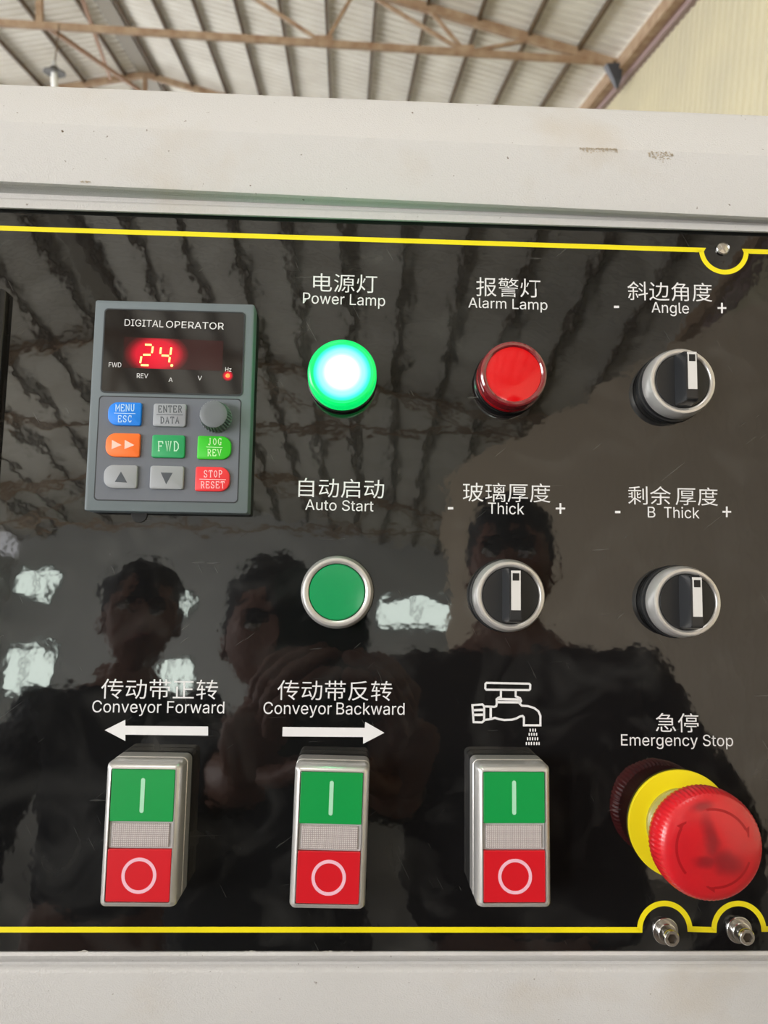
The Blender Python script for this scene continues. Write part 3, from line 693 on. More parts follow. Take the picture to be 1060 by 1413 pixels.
put_double(d0, [(146.3, 1052.7), (250.7, 1053.6), (241.9, 1254.5), (134.8, 1253.6)], 'silver double push button, green over red, below the left-pointing arrow')
put_double(d1, [(406, 1057), (511.5, 1057.5), (505, 1257), (397, 1256)], 'silver double push button, green over red, below the right-pointing arrow')
put_double(d2, [(659, 1057), (760, 1057), (761, 1254), (660, 1255)], 'silver double push button, green over red, below the water tap symbol')

# ------------------------------------------------------------------ emergency stop
cE = U(940, 1137.7, 0.0015)
t = thing('emergency_stop_button', 'red mushroom emergency stop button on a round yellow plate', 'button', on_panel(cE.x, cE.y))
bm = bmesh.new(); lathe(bm, [(0.0209, 0), (0.0210, 0.0012), (0.0208, 0.0015), (0.0145, 0.0015)], 72); obj('yellow_plate', bm, M_eyellow, t, 30)
bm = bmesh.new(); lathe(bm, [(0.0141, 0.0014), (0.0141, 0.0032), (0.0134, 0.0038), (0.0128, 0.0040), (0.0112, 0.0060)], 56); obj('collar', bm, M_olive, t, 35)
bm = bmesh.new(); lathe(bm, [(0.0106, 0.0050), (0.0104, 0.0180)], 48); obj('neck', bm, pm('dark red neck', (150, 12, 22), 0.4), t, 35)
bm = bmesh.new(); seg = 288; rings = []
for r_, z in [(0.0100, 0.0150), (0.0160, 0.0158), (0.0188, 0.0168), (0.0197, 0.0185), (0.0200, 0.0210), (0.0199, 0.0240), (0.0194, 0.0262), (0.0186, 0.0277), (0.0174, 0.0286), (0.0150, 0.0293), (0.0110, 0.0300), (0.0060, 0.0304), (0.0010, 0.0305)]:
    kn = 0.00022 if r_ > 0.0187 else 0.0
    rings.append([Vector(((r_ - kn * (1 if (i % 4) < 2 else 0)) * math.cos(2 * math.pi * i / seg), (r_ - kn * (1 if (i % 4) < 2 else 0)) * math.sin(2 * math.pi * i / seg), z)) for i in range(seg)])
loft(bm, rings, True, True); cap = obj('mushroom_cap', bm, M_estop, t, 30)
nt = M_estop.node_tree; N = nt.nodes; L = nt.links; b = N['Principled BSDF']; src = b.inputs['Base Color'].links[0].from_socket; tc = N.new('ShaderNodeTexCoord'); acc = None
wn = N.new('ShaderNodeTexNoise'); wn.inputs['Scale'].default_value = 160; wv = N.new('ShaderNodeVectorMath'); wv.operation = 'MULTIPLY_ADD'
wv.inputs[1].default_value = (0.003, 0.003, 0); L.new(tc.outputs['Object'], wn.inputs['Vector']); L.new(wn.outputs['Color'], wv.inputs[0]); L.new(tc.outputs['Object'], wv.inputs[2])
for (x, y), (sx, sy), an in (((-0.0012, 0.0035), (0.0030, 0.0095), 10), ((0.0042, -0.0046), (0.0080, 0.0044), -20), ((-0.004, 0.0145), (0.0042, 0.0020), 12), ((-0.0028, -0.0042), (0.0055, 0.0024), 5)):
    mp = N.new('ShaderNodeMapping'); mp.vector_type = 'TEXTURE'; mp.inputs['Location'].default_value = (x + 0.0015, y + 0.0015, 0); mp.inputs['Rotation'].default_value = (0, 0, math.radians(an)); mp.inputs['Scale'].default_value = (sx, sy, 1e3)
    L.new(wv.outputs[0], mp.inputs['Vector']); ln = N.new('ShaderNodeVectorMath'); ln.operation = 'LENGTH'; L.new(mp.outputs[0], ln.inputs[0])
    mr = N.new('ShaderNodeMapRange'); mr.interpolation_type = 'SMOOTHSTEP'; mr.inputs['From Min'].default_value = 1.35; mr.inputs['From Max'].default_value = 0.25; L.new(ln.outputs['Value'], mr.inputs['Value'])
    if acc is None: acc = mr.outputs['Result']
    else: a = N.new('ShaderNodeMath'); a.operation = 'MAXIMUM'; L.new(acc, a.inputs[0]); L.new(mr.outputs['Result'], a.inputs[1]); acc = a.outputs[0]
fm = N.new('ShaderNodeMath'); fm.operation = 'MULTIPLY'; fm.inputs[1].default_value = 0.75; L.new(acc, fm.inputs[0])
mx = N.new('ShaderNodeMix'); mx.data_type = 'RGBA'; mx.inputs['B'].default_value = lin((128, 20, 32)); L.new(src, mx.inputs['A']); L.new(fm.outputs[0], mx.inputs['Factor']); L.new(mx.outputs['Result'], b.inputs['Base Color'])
def capz(r): return 0.0305 - 0.0012 * (r / 0.0150) ** 2 + 0.00006
for a0 in (100, -20, 220):
    bm = bmesh.new(); R = 0.0136; n = 18; L = []; Rr = []
    for i in range(n + 1):
        a = math.radians(a0 - 70 * i / n); wd = 0.00045
        L.append(bm.verts.new(((R + wd) * math.cos(a), (R + wd) * math.sin(a), capz(R + wd)))); Rr.append(bm.verts.new(((R - wd) * math.cos(a), (R - wd) * math.sin(a), capz(R - wd))))
    for i in range(n): bm.faces.new((L[i], L[i + 1], Rr[i + 1], Rr[i]))
    a = math.radians(a0 - 70); e = math.radians(a0 - 84); q = []
    for rr, aa in ((R + 0.0018, a), (R, e), (R - 0.0018, a)): q.append(bm.verts.new((rr * math.cos(aa), rr * math.sin(aa), capz(rr))))
    bm.faces.new(q); obj('twist_arrow', bm, M_estop2, cap, label='engraved turn arrow')

# ------------------------------------------------------------------ digital operator keypad
KH = 0.008
Q = [U(*p, KH) for p in ((133, 413), (351.4, 420.4), (341.7, 709.6), (114.5, 703.5))]
kc = sum(Q, Vector((0, 0))) / 4
kp = thing('inverter_keypad', 'grey digital operator keypad with red number display and coloured keys', 'keypad', on_panel(kc.x, kc.y))
def K(x, y, w=KH): return U(100 + x / 3.786, 390 + y / 3.786, w) - kc
hw = (Q[1].x - Q[0].x + Q[2].x - Q[3].x) / 4; hh = (Q[0].y - Q[3].y + Q[1].y - Q[2].y) / 4
bm = bmesh.new(); prism(bm, rrect(0, 0, hw, hh, 0.0008, 3), 0, KH, 0.0006); obj('housing', bm, M_grey, kp, 30)
bm = bmesh.new(); lathe(bm, [(0.0032, 0.0), (0.0032, 0.0005), (0.003, 0.0006)], 20, cx=-0.0125, cy=-hh - 0.0006); obj('mounting_tab', bm, M_dark, kp)
def quad_c(pts, w=KH):
    q = [K(*p, w) for p in pts]; c_ = sum(q, Vector((0, 0))) / 4
    return c_, (abs(q[1].x - q[0].x) + abs(q[2].x - q[3].x)) / 4, (abs(q[0].y - q[3].y) + abs(q[1].y - q[2].y)) / 4
c_, w_, h_ = quad_c([(175, 130), (903, 165), (885, 592), (145, 570)])
bm = bmesh.new(); frame_ring(bm, rrect(c_.x, c_.y, w_ + .0002, h_ + .0002, 0.0016), rrect(c_.x, c_.y, w_ - .0003, h_ - .0003, 0.0014), KH - 0.0002, KH + 0.0003); obj('window_rim', bm, M_groove, kp)
M_win = pm('glossy black display window', (22, 20, 22), 0.06, spec=0.6)
bm = bmesh.new(); prism(bm, rrect(c_.x, c_.y, w_ - .0003, h_ - .0003, 0.0014), KH - 0.0002, KH + 0.0002); win = obj('display_window', bm, M_win, kp)
ZK = KH + 0.00026
# lit red field behind the digits
m = bpy.data.materials.new('red lit display field'); m.use_nodes = True; nt = m.node_tree; N = nt.nodes; L = nt.links; b = N['Principled BSDF']
b.inputs['Base Color'].default_value = lin((36, 12, 14)); b.inputs['Roughness'].default_value = 0.1
tc = N.new('ShaderNodeTexCoord'); mp = N.new('ShaderNodeMapping')
dc = K(440, 375); L.new(tc.outputs['Object'], mp.inputs['Vector']); mp.vector_type = 'TEXTURE'
mp.inputs['Location'].default_value = (dc.x, dc.y, KH); mp.inputs['Scale'].default_value = (0.0130, 0.0088, 1)
vl = N.new('ShaderNodeVectorMath'); vl.operation = 'LENGTH'; L.new(mp.outputs[0], vl.inputs[0])
rp = N.new('ShaderNodeValToRGB'); e = rp.color_ramp.elements; e[0].position = 0.0; e[0].color = (1, 0.0, 0.03, 1); e[1].position = 1.0; e[1].color = (0.012, 0, 0.001, 1)
x_ = e.new(0.62); x_.color = (0.75, 0, 0.025, 1); x_ = e.new(0.84); x_.color = (0.16, 0, 0.006, 1)
L.new(vl.outputs['Value'], rp.inputs['Fac']); L.new(rp.outputs['Color'], b.inputs['Emission Color']); b.inputs['Emission Strength'].default_value = 1.0
bm = bmesh.new(); flat_poly(bm, [K(262, 445), K(782, 462), K(790, 306), K(272, 285)], ZK); field = obj('display_field', bm, m, win)
M_digit = pm('lit digit segments', (255, 200, 110), 0.5, emit=(255, 214, 120), estr=1.6)
def seg_digit(segs, ox):
    bm = bmesh.new()
    for a_, b_ in segs:
        p, q = K(ox + a_[0], a_[1], KH), K(ox + b_[0], b_[1], KH); d = (q - p).normalized(); stroke(bm, [p + d * 0.0002, q - d * 0.0002], 0.00075, ZK + 0.0001)
    return bm
obj('lit_digit', seg_digit([((378, 325), (418, 327)), ((422, 332), (416, 372)), ((368, 378), (412, 378)), ((362, 384), (355, 424)), ((356, 432), (402, 433))], 0), M_digit, win, label='glowing digit 2')
bm = seg_digit([((464, 338), (460, 376)), ((464, 382), (508, 384)), ((518, 338), (512, 380)), ((510, 388), (506, 420))], 0)
p = K(520, 434); bmesh.ops.create_circle(bm, cap_ends=True, radius=0.00055, segments=16, matrix=Matrix.Translation((p.x, p.y, ZK + 0.0001)))
obj('lit_digit', bm, M_digit, win, label='glowing digit 4 with its decimal point')
p = K(812, 487); bm = bmesh.new(); lathe(bm, [(0.0009, ZK), (0.0008, ZK + 0.0002), (0.0003, ZK + 0.0003)], 20, p.x, p.y); obj('indicator_led', bm, pm('lit led', (255, 120, 60), 0.4, emit=(255, 96, 40), estr=2.0), win, label='small lit orange lamp')
m2 = m.copy(); m2.name = 'red led halo'; mp2 = [n for n in m2.node_tree.nodes if n.type == 'MAPPING'][0]
mp2.inputs['Location'].default_value = (p.x, p.y, KH); mp2.inputs['Scale'].default_value = (0.0023, 0.0023, 1)
bm = bmesh.new(); lathe(bm, [(0.0023, ZK - 0.00002), (0.0022, ZK), (0.0008, ZK)], 24, p.x, p.y); obj('led_halo', bm, m2, win)
kt = lambda s_, l, r, h, off=0.0, par=None: label_text(par or win, s_, (100 + l[0] / 3.786, 390 + l[1] / 3.786), (100 + r[0] / 3.786, 390 + r[1] / 3.786), h / 3.786, M_white, KH, 'lat', origin=kc, z=ZK + 0.0001, offset=off)
kt('DIGITAL', (273, 227), (476, 235), 35, 0.004); kt('OPERATOR', (489, 236), (791, 247), 35, 0.004)
kt('FWD', (191, 442), (256, 443), 24, 0.02); kt('REV', (337, 499), (396, 501), 24, 0.02); kt('A', (503, 519), (524, 520), 22, 0.02); kt('V', (655, 510), (677, 511), 22, 0.02); kt('Hz', (799, 465), (831, 466), 22, 0.02)
# keypad field
c_, w_, h_ = quad_c([(143, 588), (885, 612), (862, 1153), (110, 1135)])
bm = bmesh.new(); frame_ring(bm, rrect(c_.x, c_.y, w_ + .0001, h_ + .0001, 0.0016), rrect(c_.x, c_.y, w_ - .00035, h_ - .00035, 0.0014), KH - 0.0002, KH + 0.00012); obj('field_groove', bm, M_groove, kp)
bm = bmesh.new(); prism(bm, rrect(c_.x, c_.y, w_ - .00035, h_ - .00035, 0.0014), KH - 0.0002, KH + 0.0001); obj('keypad_field', bm, M_grey2, kp)

# thin serif stroke letters for the key legends, unit box 0..1
SER = {
 'M': ['0,0 0,1', '0,1 .5,.3 1,1', '1,1 1,0', '-.08,0 .14,0', '.86,0 1.08,0', '-.08,1 .06,1', '.94,1 1.08,1'],
 'E': ['.1,0 .1,1', '0,1 .85,1 .9,.78', '.1,.52 .6,.52', '.6,.62 .6,.42', '0,0 .9,0 .95,.25'],
 'N': ['.08,0 .08,1', '.08,1 .9,0', '.9,0 .9,1', '-.05,0 .22,0', '.75,1 1.03,1', '-.05,1 .12,1'],
 'U': ['.12,1 .12,.25 .3,.02 .68,.02 .86,.25 .86,1', '0,1 .25,1', '.74,1 1,1'],
 'S': ['.85,.98 .85,.72', '.85,.8 .65,1 .35,1 .14,.82 .14,.66 .34,.52 .68,.44 .88,.3 .86,.14 .66,0 .32,0 .12,.2', '.12,0 .12,.28'],
 'C': ['.9,1 .9,.7', '.9,.78 .7,1 .4,1 .12,.7 .12,.3 .4,0 .7,0 .92,.22'],
 'T': ['.5,0 .5,1', '.05,.76 .08,1 .92,1 .95,.76', '.32,0 .68,0'],
 'R': ['.14,0 .14,1', '0,1 .6,1 .84,.85 .84,.65 .6,.5 .14,.5', '.5,.5 .85,0', '0,0 .3,0', '.8,0 1,0'],
 'D': ['.14,0 .14,1', '0,1 .5,1 .88,.72 .88,.28 .5,0 0,0'],
 'A': ['.08,0 .5,1 .92,0', '.24,.34 .76,.34', '-.05,0 .22,0', '.76,0 1.05,0'],
 'F': ['.16,0 .16,1', '0,1 .9,1 .95,.76', '.16,.52 .62,.52', '.62,.62 .62,.42', '0,0 .36,0'],
 'W': ['.02,1 .26,0 .5,.9 .74,0 .98,1', '-.1,1 .14,1', '.86,1 1.1,1', '.4,1 .6,1'],
 'J': ['.6,1 .6,.2 .45,0 .2,.02 .12,.18', '.38,1 .82,1'],
 'O': ['.5,1 .2,.82 .1,.5 .2,.18 .5,0 .8,.18 .9,.5 .8,.82 .5,1'],
 'G': ['.88,1 .88,.72', '.88,.8 .68,1 .4,1 .12,.7 .12,.3 .4,0 .66,0 .82,.14', '.82,0 .82,.4', '.58,.4 .98,.4'],
 'V': ['.05,1 .5,0 .95,1', '-.08,1 .2,1', '.8,1 1.08,1'],
 'P': ['.14,0 .14,1', '0,1 .6,1 .86,.85 .86,.62 .6,.46 .14,.46', '0,0 .32,0'],
}
def serif(bm, s_, x0, y0, x1, y1, z, fill=0.72, wd=0.00028):
    """letters inside the keypad-zoom pixel box (baseline y1)"""
    n = len(s_); cw = (x1 - x0) / n
    for i, ch in enumerate(s_):
        for st in SER[ch]:
            pts = [tuple(map(float, q.split(','))) for q in st.split()]
            stroke(bm, [K(x0 + cw * (i + (1 - fill) / 2 + fill * p[0]), y1 - (y1 - y0) * p[1], KH + 0.0012) for p in pts], wd, z)
KEYS = [('blue', (272, 685), 175, 122, 'L', (0, 128, 236), ('MENU', 'ESC'), (190, 225, 250)),
        ('grey', (507, 692), 172, 120, 'O', (150, 155, 162), ('ENTER', 'DATA'), (60, 66, 74)),
        ('orange', (262, 848), 180, 124, 'L', (250, 116, 36), '>>', (255, 205, 190)),
        ('green', (500, 855), 173, 120, 'O', (30, 156, 92), 'FWD', (190, 235, 205)),
        ('bright green', (740, 862), 176, 122, 'R', (50, 194, 32), ('JOG', 'REV'), (205, 245, 190)),
        ('grey', (250, 1013), 176, 122, 'L', (152, 156, 161), '^', (66, 72, 80)),
        ('grey', (492, 1018), 176, 122, 'O', (152, 156, 161), 'v', (66, 72, 80)),
        ('red', (731, 1026), 180, 128, 'R', (238, 52, 58), ('STOP', 'RESET'), (255, 200, 205))]
ZT = KH + 0.0013
for cn, (x, y), w, h, shape, rgb, leg, lrgb in KEYS:
    c_ = K(x, y, KH + 0.0012); hw2 = (K(x + w / 2, y, KH + .0012) - K(x - w / 2, y, KH + .0012)).length / 2; hh2 = (K(x, y + h / 2, KH + .0012) - K(x, y - h / 2, KH + .0012)).length / 2
    rr = {'L': (hh2 * 0.8, 0.0009, 0.0009, hh2 * 0.8), 'R': (0.0009, hh2 * 0.8, hh2 * 0.8, 0.0009), 'O': 0.001}[shape]
    bm = bmesh.new(); prism(bm, rrect(c_.x, c_.y, hw2, hh2, rr, 6), KH, ZT, 0.0005)
    key = obj('key', bm, pm(cn + ' rubber key', rgb, 0.5, bump=(2000, 0.15, 0.0001)), kp, 30, label=cn + ' rubber key')
    ml = pm(cn + ' key legend', lrgb, 0.5); bm = bmesh.new(); z = ZT + 0.00006
    if isinstance(leg, tuple):
        tw = 26 * len(leg[0]); bw = 26 * len(leg[1]); yy = y - 2 if y < 900 else y + 2
        serif(bm, leg[0], x - tw / 2 + 4, yy - 46, x + tw / 2 + 4, yy - 12, z); serif(bm, leg[1], x - bw / 2 + 2, yy + 12, x + bw / 2 + 2, yy + 45, z)
        mw = 27 * max(len(leg[0]), len(leg[1])) / 2; stroke(bm, [K(x - mw, yy - 1, KH + .0012), K(x + mw + 4, yy + 2, KH + .0012)], 0.00022, z)
    elif leg == 'FWD': serif(bm, 'FWD', x - 60, y - 24, x + 64, y + 24, z, 0.66, 0.0004)
    elif leg == '>>':
        for dx in (-57, 10): flat_poly(bm, [K(x + dx, y + 22, KH + .0012), K(x + dx + 52, y + 1, KH + .0012), K(x + dx + 2, y - 26, KH + .0012)], z)
    elif leg == '^': flat_poly(bm, [K(x - 28, y + 28, KH + .0012), K(x + 36, y + 32, KH + .0012), K(x + 4, y - 26, KH + .0012)], z)
    else: flat_poly(bm, [K(x - 30, y - 26, KH + .0012), K(x - 2, y + 36, KH + .0012), K(x + 32, y - 24, KH + .0012)], z)
    obj('key_legend', bm, ml, key)
# knob
c_ = K(752, 706, KH); bm = bmesh.new(); seg = 120; rings = []
for r_, z in ((0.0063, KH), (0.0063, KH + 0.0008), (0.0062, KH + 0.0010), (0.0056, KH + 0.0058), (0.0053, KH + 0.0064), (0.0049, KH + 0.0066), (0.0030, KH + 0.0067), (0.0004, KH + 0.0067)):
    kn = 0.00055 if KH + 0.0009 < z < KH + 0.006 else 0
    rings.append([Vector((c_.x + (r_ - kn * (1 if i % 4 < 2 else 0)) * math.cos(2 * math.pi * i / seg), c_.y + (r_ - kn * (1 if i % 4 < 2 else 0)) * math.sin(2 * math.pi * i / seg), z)) for i in range(seg)])
loft(bm, rings); obj('ribbed_knob', bm, pm('grey knob plastic', (104, 110, 114), 0.45), kp, 25, label='round ribbed grey knob')

# ------------------------------------------------------------------ black meter cut by the left edge
q0 = U(13, 402, 0.0); q1 = U(0.5, 590, 0.009)
t = thing('panel_meter', 'edge of a black framed device cut off by the left side of the photo', 'meter', on_panel(q0.x - 0.030, q0.y - 0.040) @ Matrix.Rotation(-0.008, 4, 'Z') @ Matrix.Diagonal((1, 1, 0.4, 1)))
bm = bmesh.new(); prism(bm, rrect(0, 0, 0.030, 0.040, 0.002, 4), 0, 0.009, 0.0012); obj('housing', bm, M_blackgloss, t, 30)
bm = bmesh.new(); prism(bm, rrect(0, 0, 0.0262, 0.0365, 0.001, 3), 0.0088, 0.0093, 0.0002); obj('display_window', bm, M_win, t)

# ================================================================== THE PEOPLE seen mirrored in the panel
M_skin = pm('skin', (146, 102, 84), 0.55, sss=0.0)
M_hair = pm('black hair', (22, 19, 18), 0.6, bump=(300, 0.8, 0.004))
M_eye = pm('eye white', (225, 222, 215), 0.3); M_iris = pm('dark iris', (30, 20, 15), 0.3)
def skin_obj(name, chains, mat, parent, levels=1, extra=None):
    """chains: list of (points, radii, parents) joined edges; each point (Vector), parents index"""
    me = bpy.data.meshes.new(name); V = []; Ed = []; R = []; roots = []
    for pts, rad, par in chains:
        base = len(V); roots.append(base)
        for i, (p, r) in enumerate(zip(pts, rad)):
            V.append(p); R.append(r)
            if par[i] is not None: Ed.append((base + par[i], base + i))
    me.from_pydata(V, Ed, []); me.materials.append(mat)
    o = bpy.data.objects.new(name, me); COL.objects.link(o)
    o.modifiers.new('skin', 'SKIN'); 
    me = o.data
    sv = me.skin_vertices[0].data if me.skin_vertices else None
    if sv is None:
        bpy.context.view_layer.objects.active = o; sv = o.data.skin_vertices[0].data
    for i, r in enumerate(R):
        sv[i].radius = r if isinstance(r, tuple) else (r, r); sv[i].use_root = i in roots
    ss = o.modifiers.new('sub', 'SUBSURF'); ss.levels = levels; ss.render_levels = levels
    dg = bpy.context.evaluated_depsgraph_get(); m2 = bpy.data.meshes.new_from_object(o.evaluated_get(dg))
    bpy.data.objects.remove(o)
    for p in m2.polygons: p.use_smooth = True
    o = bpy.data.objects.new(name, m2); COL.objects.link(o); o.parent = parent
    return o
def blob(name, c, s, mat, parent, n=24, f=None, keep=None):
    bm = bmesh.new(); bmesh.ops.create_uvsphere(bm, u_segments=n, v_segments=n * 2 // 3, radius=1)
    for v in bm.verts:
        p = v.co.copy()
        if f: p = f(p)
        v.co = Vector(c) + Vector((p.x * s[0], p.y * s[1], p.z * s[2]))
    return obj(name, bm, mat, parent, 80)
def hand_chains(wr, fwd, side, nrm, curl, s=1.0):
    """palm and five fingers; fwd finger direction, side towards the thumb, nrm palm facing"""
    ch = []; palm = wr + fwd * 0.05 * s
    ch.append(([wr, palm, wr + fwd * 0.085 * s], [(0.024 * s, 0.018 * s), (0.036 * s, 0.015 * s), (0.034 * s, 0.012 * s)], [None, 0, 1]))
    for k, (off, ln) in enumerate(((0.027, 0.072), (0.009, 0.080), (-0.009, 0.074), (-0.027, 0.060))):
        p = wr + (fwd * 0.07 + side * off) * s; d = fwd.copy(); P = [p]
        for j, f_ in enumerate((0.3, 0.42, 0.32, 0.26)):
            if j: a = curl * (0.5 + 0.25 * j); d = (d * math.cos(a) + nrm * math.sin(a)).normalized()
            P.append(P[-1] + d * ln * f_ * s)
        ch.append((P, [0.009 * s, 0.009 * s, 0.0085 * s, 0.0078 * s, 0.0065 * s], [None, 0, 1, 2, 3]))
    p = wr + (fwd * 0.025 + side * 0.022) * s; d = (fwd * 0.6 + side * 0.8 + nrm * 0.3).normalized()
    ch.append(([p, p + d * 0.03 * s, p + d * 0.055 * s + fwd * 0.006, p + d * 0.072 * s + fwd * 0.016], [0.012 * s, 0.0105 * s, 0.0095 * s, 0.008 * s], [None, 0, 1, 2]))
    return ch
def person(head, label, shirt, trouser, yaw=0.0, height=1.72, tilt=0.0, lean=0.0, handL=None, handR=None, hs=1.0, wide=1.0):
    """head: world position of the head centre. local frame: +y is where the figure looks, built upright then leaned at the neck"""
    ground = Vector((head.x, head.y, 0)); t = thing('person', label, 'person', Matrix.Translation(ground) @ Matrix.Rotation(yaw, 4, 'Z'))
    hz = head.z; k = hz / 1.60; inv = t.matrix_world.inverted()
    V = lambda x, y, z: Vector((x * k, y * k - (lean if z < 1.45 else lean * (1.62 - z) / 0.17 if z < 1.62 else 0), z * k))
    pel = V(0, -0.01, 0.93); chain = [pel, V(0, 0, 1.08), V(0, 0.0, 1.22), V(0, -0.01, 1.36), V(0, 0.0, 1.45), V(0, 0.0, 1.53)]
    rad = [(0.155 * k, 0.105 * k), (0.14 * k, 0.10 * k), (0.155 * k, 0.105 * k), (0.15 * k, 0.095 * k), (0.07 * k, 0.06 * k), (0.055 * k, 0.055 * k)]; par = [None, 0, 1, 2, 3, 4]
    elbows = []
    for s_, hd_ in ((-1, handL), (1, handR)):
        sh = V(s_ * 0.175 * wide, -0.01, 1.39)
        if hd_ is None: el = V(s_ * 0.25 * wide * wide, -0.03, 1.12); wrp = V(s_ * 0.245, 0.08, 0.86)
        else:
            wrp = inv @ hd_; mid = (sh + wrp) / 2; d = (wrp - sh).length; up = 0.29 * k; h = math.sqrt(max(0.0, up * up - d * d / 4)); el = mid + Vector((s_ * 0.35, -0.25, -0.9)).normalized() * h
        b0 = len(chain); chain += [sh, el, (el + wrp) / 2 + (wrp - el) * 0.1, wrp]; rad += [0.058 * k, 0.042 * k, 0.037 * k, 0.025 * k]; par += [3, b0, b0 + 1, b0 + 2]; elbows.append((sh, el, wrp))
    legs = []
    for s_ in (-1, 1):
        b0 = len(chain); P = [V(s_ * 0.09, -0.01, 0.84), V(s_ * 0.10, 0.01, 0.48), V(s_ * 0.10, -0.02, 0.30), V(s_ * 0.105, -0.03, 0.07), V(s_ * 0.12, 0.10, 0.035)]
        chain += P; rad += [0.085 * k, 0.056 * k, 0.052 * k, 0.036 * k, (0.04 * k, 0.028 * k)]; par += [0, b0, b0 + 1, b0 + 2, b0 + 3]; legs.append(P)
    chains = [(chain, rad, par)]
    for (sh, el, wrp), s_ in zip(elbows, (-1, 1)):
        fwd = (wrp - el).normalized(); held = (handL if s_ < 0 else handR) is not None
        if held:
            fwd = (fwd * 0.5 + Vector((0, 0.15, 0.85))).normalized(); side = Vector((-s_ * 0.3, 0.95, 0)).normalized()
        else: side = Vector((0, 1, 0))
        side = (side - fwd * side.dot(fwd)).normalized(); nrm = Vector((-s_, 0, 0)); nrm = (nrm - fwd * nrm.dot(fwd) - side * nrm.dot(side)).normalized()
        chains += hand_chains(wrp, fwd, side, nrm, 0.75 if held else 0.35, k)
    body = skin_obj('body', chains, M_skin, t, 2)
    # head with face, ears and hair
    H = Vector((0, 0.02, hz)); w, d, h = 0.076 * hs, 0.095 * hs, 0.118 * hs
    def face(p):
        p = p.copy()
        if p.z < -0.1: p.x *= 1 - 0.30 * (-p.z - 0.1); p.y = p.y * (1 - 0.12 * (-p.z)) + 0.10 * (-p.z)
        if p.y > 0.75: p.y -= (p.y - 0.75) * 0.5
        if p.y > 0.5 and abs(p.x) < 0.17:                   # nose ridge
            z = p.z
            if -0.28 < z < 0.15: p.y += 0.26 * (0.15 - z) / 0.43 * (1 - abs(p.x) / 0.17)
        if p.y > 0.4 and 0.0 < p.z < 0.16 and 0.2 < abs(p.x) < 0.6: p.y -= 0.10
        if p.y > 0.4 and -0.52 < p.z < -0.40 and abs(p.x) < 0.32: p.y += 0.05
        return p
    hd_ = blob('head', H, (w, d, h), M_skin, t, 40, face)
    for s_ in (-1, 1):
        blob('ear', H + Vector((s_ * w * 1.0, -0.008, -0.006)), (0.009, 0.020, 0.032), M_skin, hd_, 12)
        e_ = blob('eye', H + Vector((s_ * w * 0.42, d * 0.78, 0.006)), (0.012, 0.011, 0.006), M_eye, hd_, 12)
        blob('eyebrow', H + Vector((s_ * w * 0.42, d * 0.90, 0.027)), (0.019, 0.006, 0.0035), M_hair, hd_, 10)
    blob('mouth', H + Vector((0, d * 0.89, -0.055)), (0.024, 0.008, 0.006), pm('lips', (150, 84, 78), 0.5), hd_, 12)
    def hf(p):
        q = p.copy(); n_ = noise.noise(p * 6 + Vector((yaw * 3, hs, 0))) * 0.07; q *= 1 + n_
        if p.y > 0.2 and p.z < 0.42: q *= 0.90
        if p.z < -0.25: q *= 0.88
        return q
    blob('hair', H + Vector((0, -0.008, 0.022)), (w * 1.13, d * 1.08, h * 1.02), M_hair, hd_, 36, hf)
    # clothing
    C_ = []; hull = lambda P, r, pr: C_.append((P, r, pr))
    P = chain[:4] + [V(0, -0.005, 1.43)]; w3 = wide ** 1.8; rr = [(0.168 * k * w3, 0.118 * k), (0.158 * k * w3, 0.116 * k), (0.172 * k * w3, 0.120 * k), (0.165 * k, 0.112 * k), (0.088 * k, 0.078 * k)]; pp = [None, 0, 1, 2, 3]
    for i, (sh, el, wrp) in enumerate(elbows):
        b0 = len(P); P += [sh, el, el + (wrp - el) * 0.82]; rr += [0.074 * k, 0.056 * k, 0.042 * k]; pp += [3, b0, b0 + 1]
    skin_obj('jacket', [(P, rr, pp)], shirt, t, 2)
    P = [V(0, -0.01, 0.95), V(0, -0.01, 0.88)]; rr = [(0.160 * k, 0.115 * k), (0.15 * k, 0.11 * k)]; pp = [None, 0]
    for q in legs:
        b0 = len(P); P += [q[0], q[1], q[2], q[3]]; rr += [0.098 * k, 0.072 * k, 0.067 * k, 0.058 * k]; pp += [1, b0, b0 + 1, b0 + 2]
    skin_obj('trousers', [(P, rr, pp)], trouser, t, 2)
    for q, s_ in zip(legs, (-1, 1)):
        bm = bmesh.new(); cx = q[3].x; cy = q[3].y + 0.06
        prism(bm, rrect(cx, cy, 0.048, 0.135, 0.045, 6), 0.0, 0.075, 0.03); obj('shoe', bm, M_dark, t, 40)
    return t
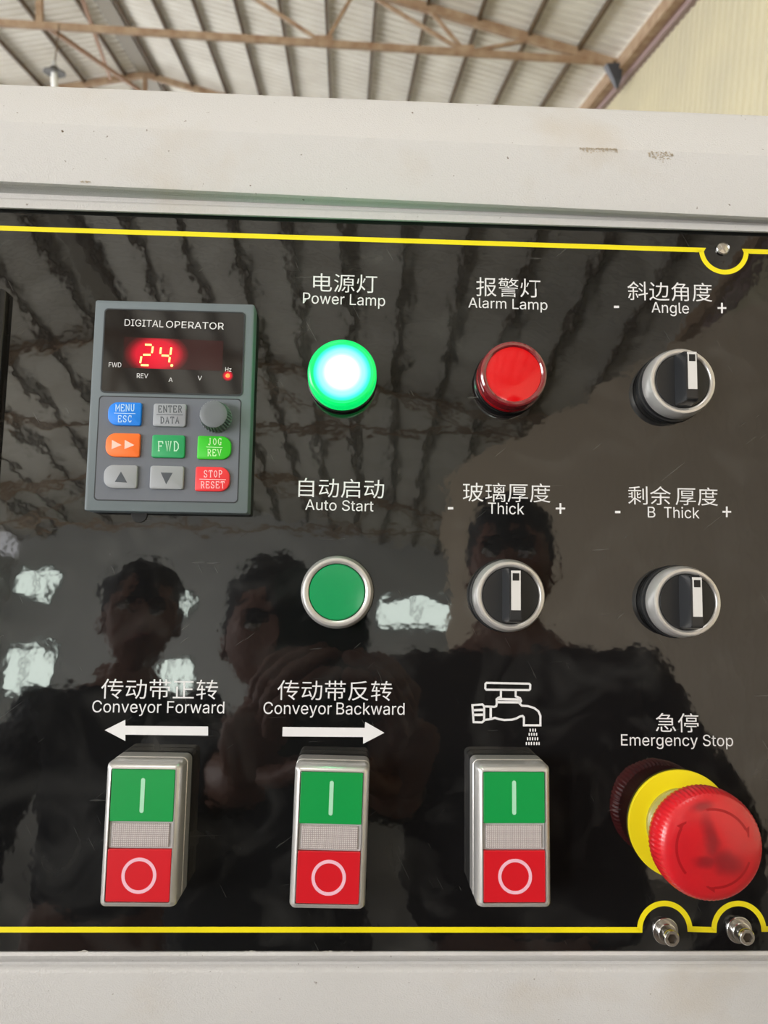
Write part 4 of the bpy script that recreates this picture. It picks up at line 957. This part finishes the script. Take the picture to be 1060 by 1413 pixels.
M_dnavy = pm('dark navy cloth', (26, 28, 36), 0.8); M_dgrey = pm('charcoal cloth', (34, 34, 36), 0.8); M_dbrown = pm('dark maroon cloth', (46, 28, 30), 0.8); M_jean = pm('dark trousers', (30, 32, 40), 0.8)

# the phone that takes the picture, its lens beside the camera
ph = bpy.data.objects.new('mobile_phone', None); COL.objects.link(ph); ph['label'] = 'dark green mobile phone held up to photograph the panel'; ph['category'] = 'phone'
ph.matrix_world = cam.matrix_world @ Matrix.Translation((0.0, 0, 0.006))
M_ph = pm('dark green glass', (26, 54, 44), 0.1); M_phe = pm('phone edge', (60, 70, 66), 0.3, metal=0.8)
# seen from the panel: lens corner; body extends to the photographer's left and down
bm = bmesh.new(); prism(bm, rrect(-0.026, -0.058, 0.0365, 0.074, 0.011, 6), 0, 0.0075, 0.0008)
body_ = obj('phone_body', bm, M_ph, ph, 30)
bm = bmesh.new(); frame_ring(bm, rrect(-0.026, -0.058, 0.0370, 0.0745, 0.0115, 6), rrect(-0.026, -0.058, 0.0364, 0.0739, 0.011, 6), 0.001, 0.0068); obj('metal_edge', bm, M_phe, ph)
for x, y in ((-0.0005, -0.016), (-0.017, -0.001)):
    bm = bmesh.new(); lathe(bm, [(0.0065, 0.0), (0.0065, -0.0018), (0.005, -0.0022), (0.0046, -0.0014)], 24, x, y); obj('camera_lens', bm, M_blackgloss, ph, 30)

MW = cam.matrix_world
hp = mirrored(378, 884, 0.98)
person(hp, 'person behind the phone, black hair, holding it with both hands, mirrored in the panel', M_dgrey, M_jean, yaw=math.radians(-8), handL=MW @ Vector((-0.085, -0.155, 0.03)), handR=MW @ Vector((0.035, -0.165, 0.03)), lean=0.03)
hp = mirrored(190, 856, 1.45)
person(hp, 'person with short black hair mirrored at the left of the panel, below the keypad', M_dnavy, M_jean, yaw=math.radians(-22))
hp = mirrored(706, 785, 1.15)
person(hp, 'person with dark hair mirrored behind the middle-row selector switches', M_dbrown, M_dgrey, yaw=math.radians(14), wide=1.2)
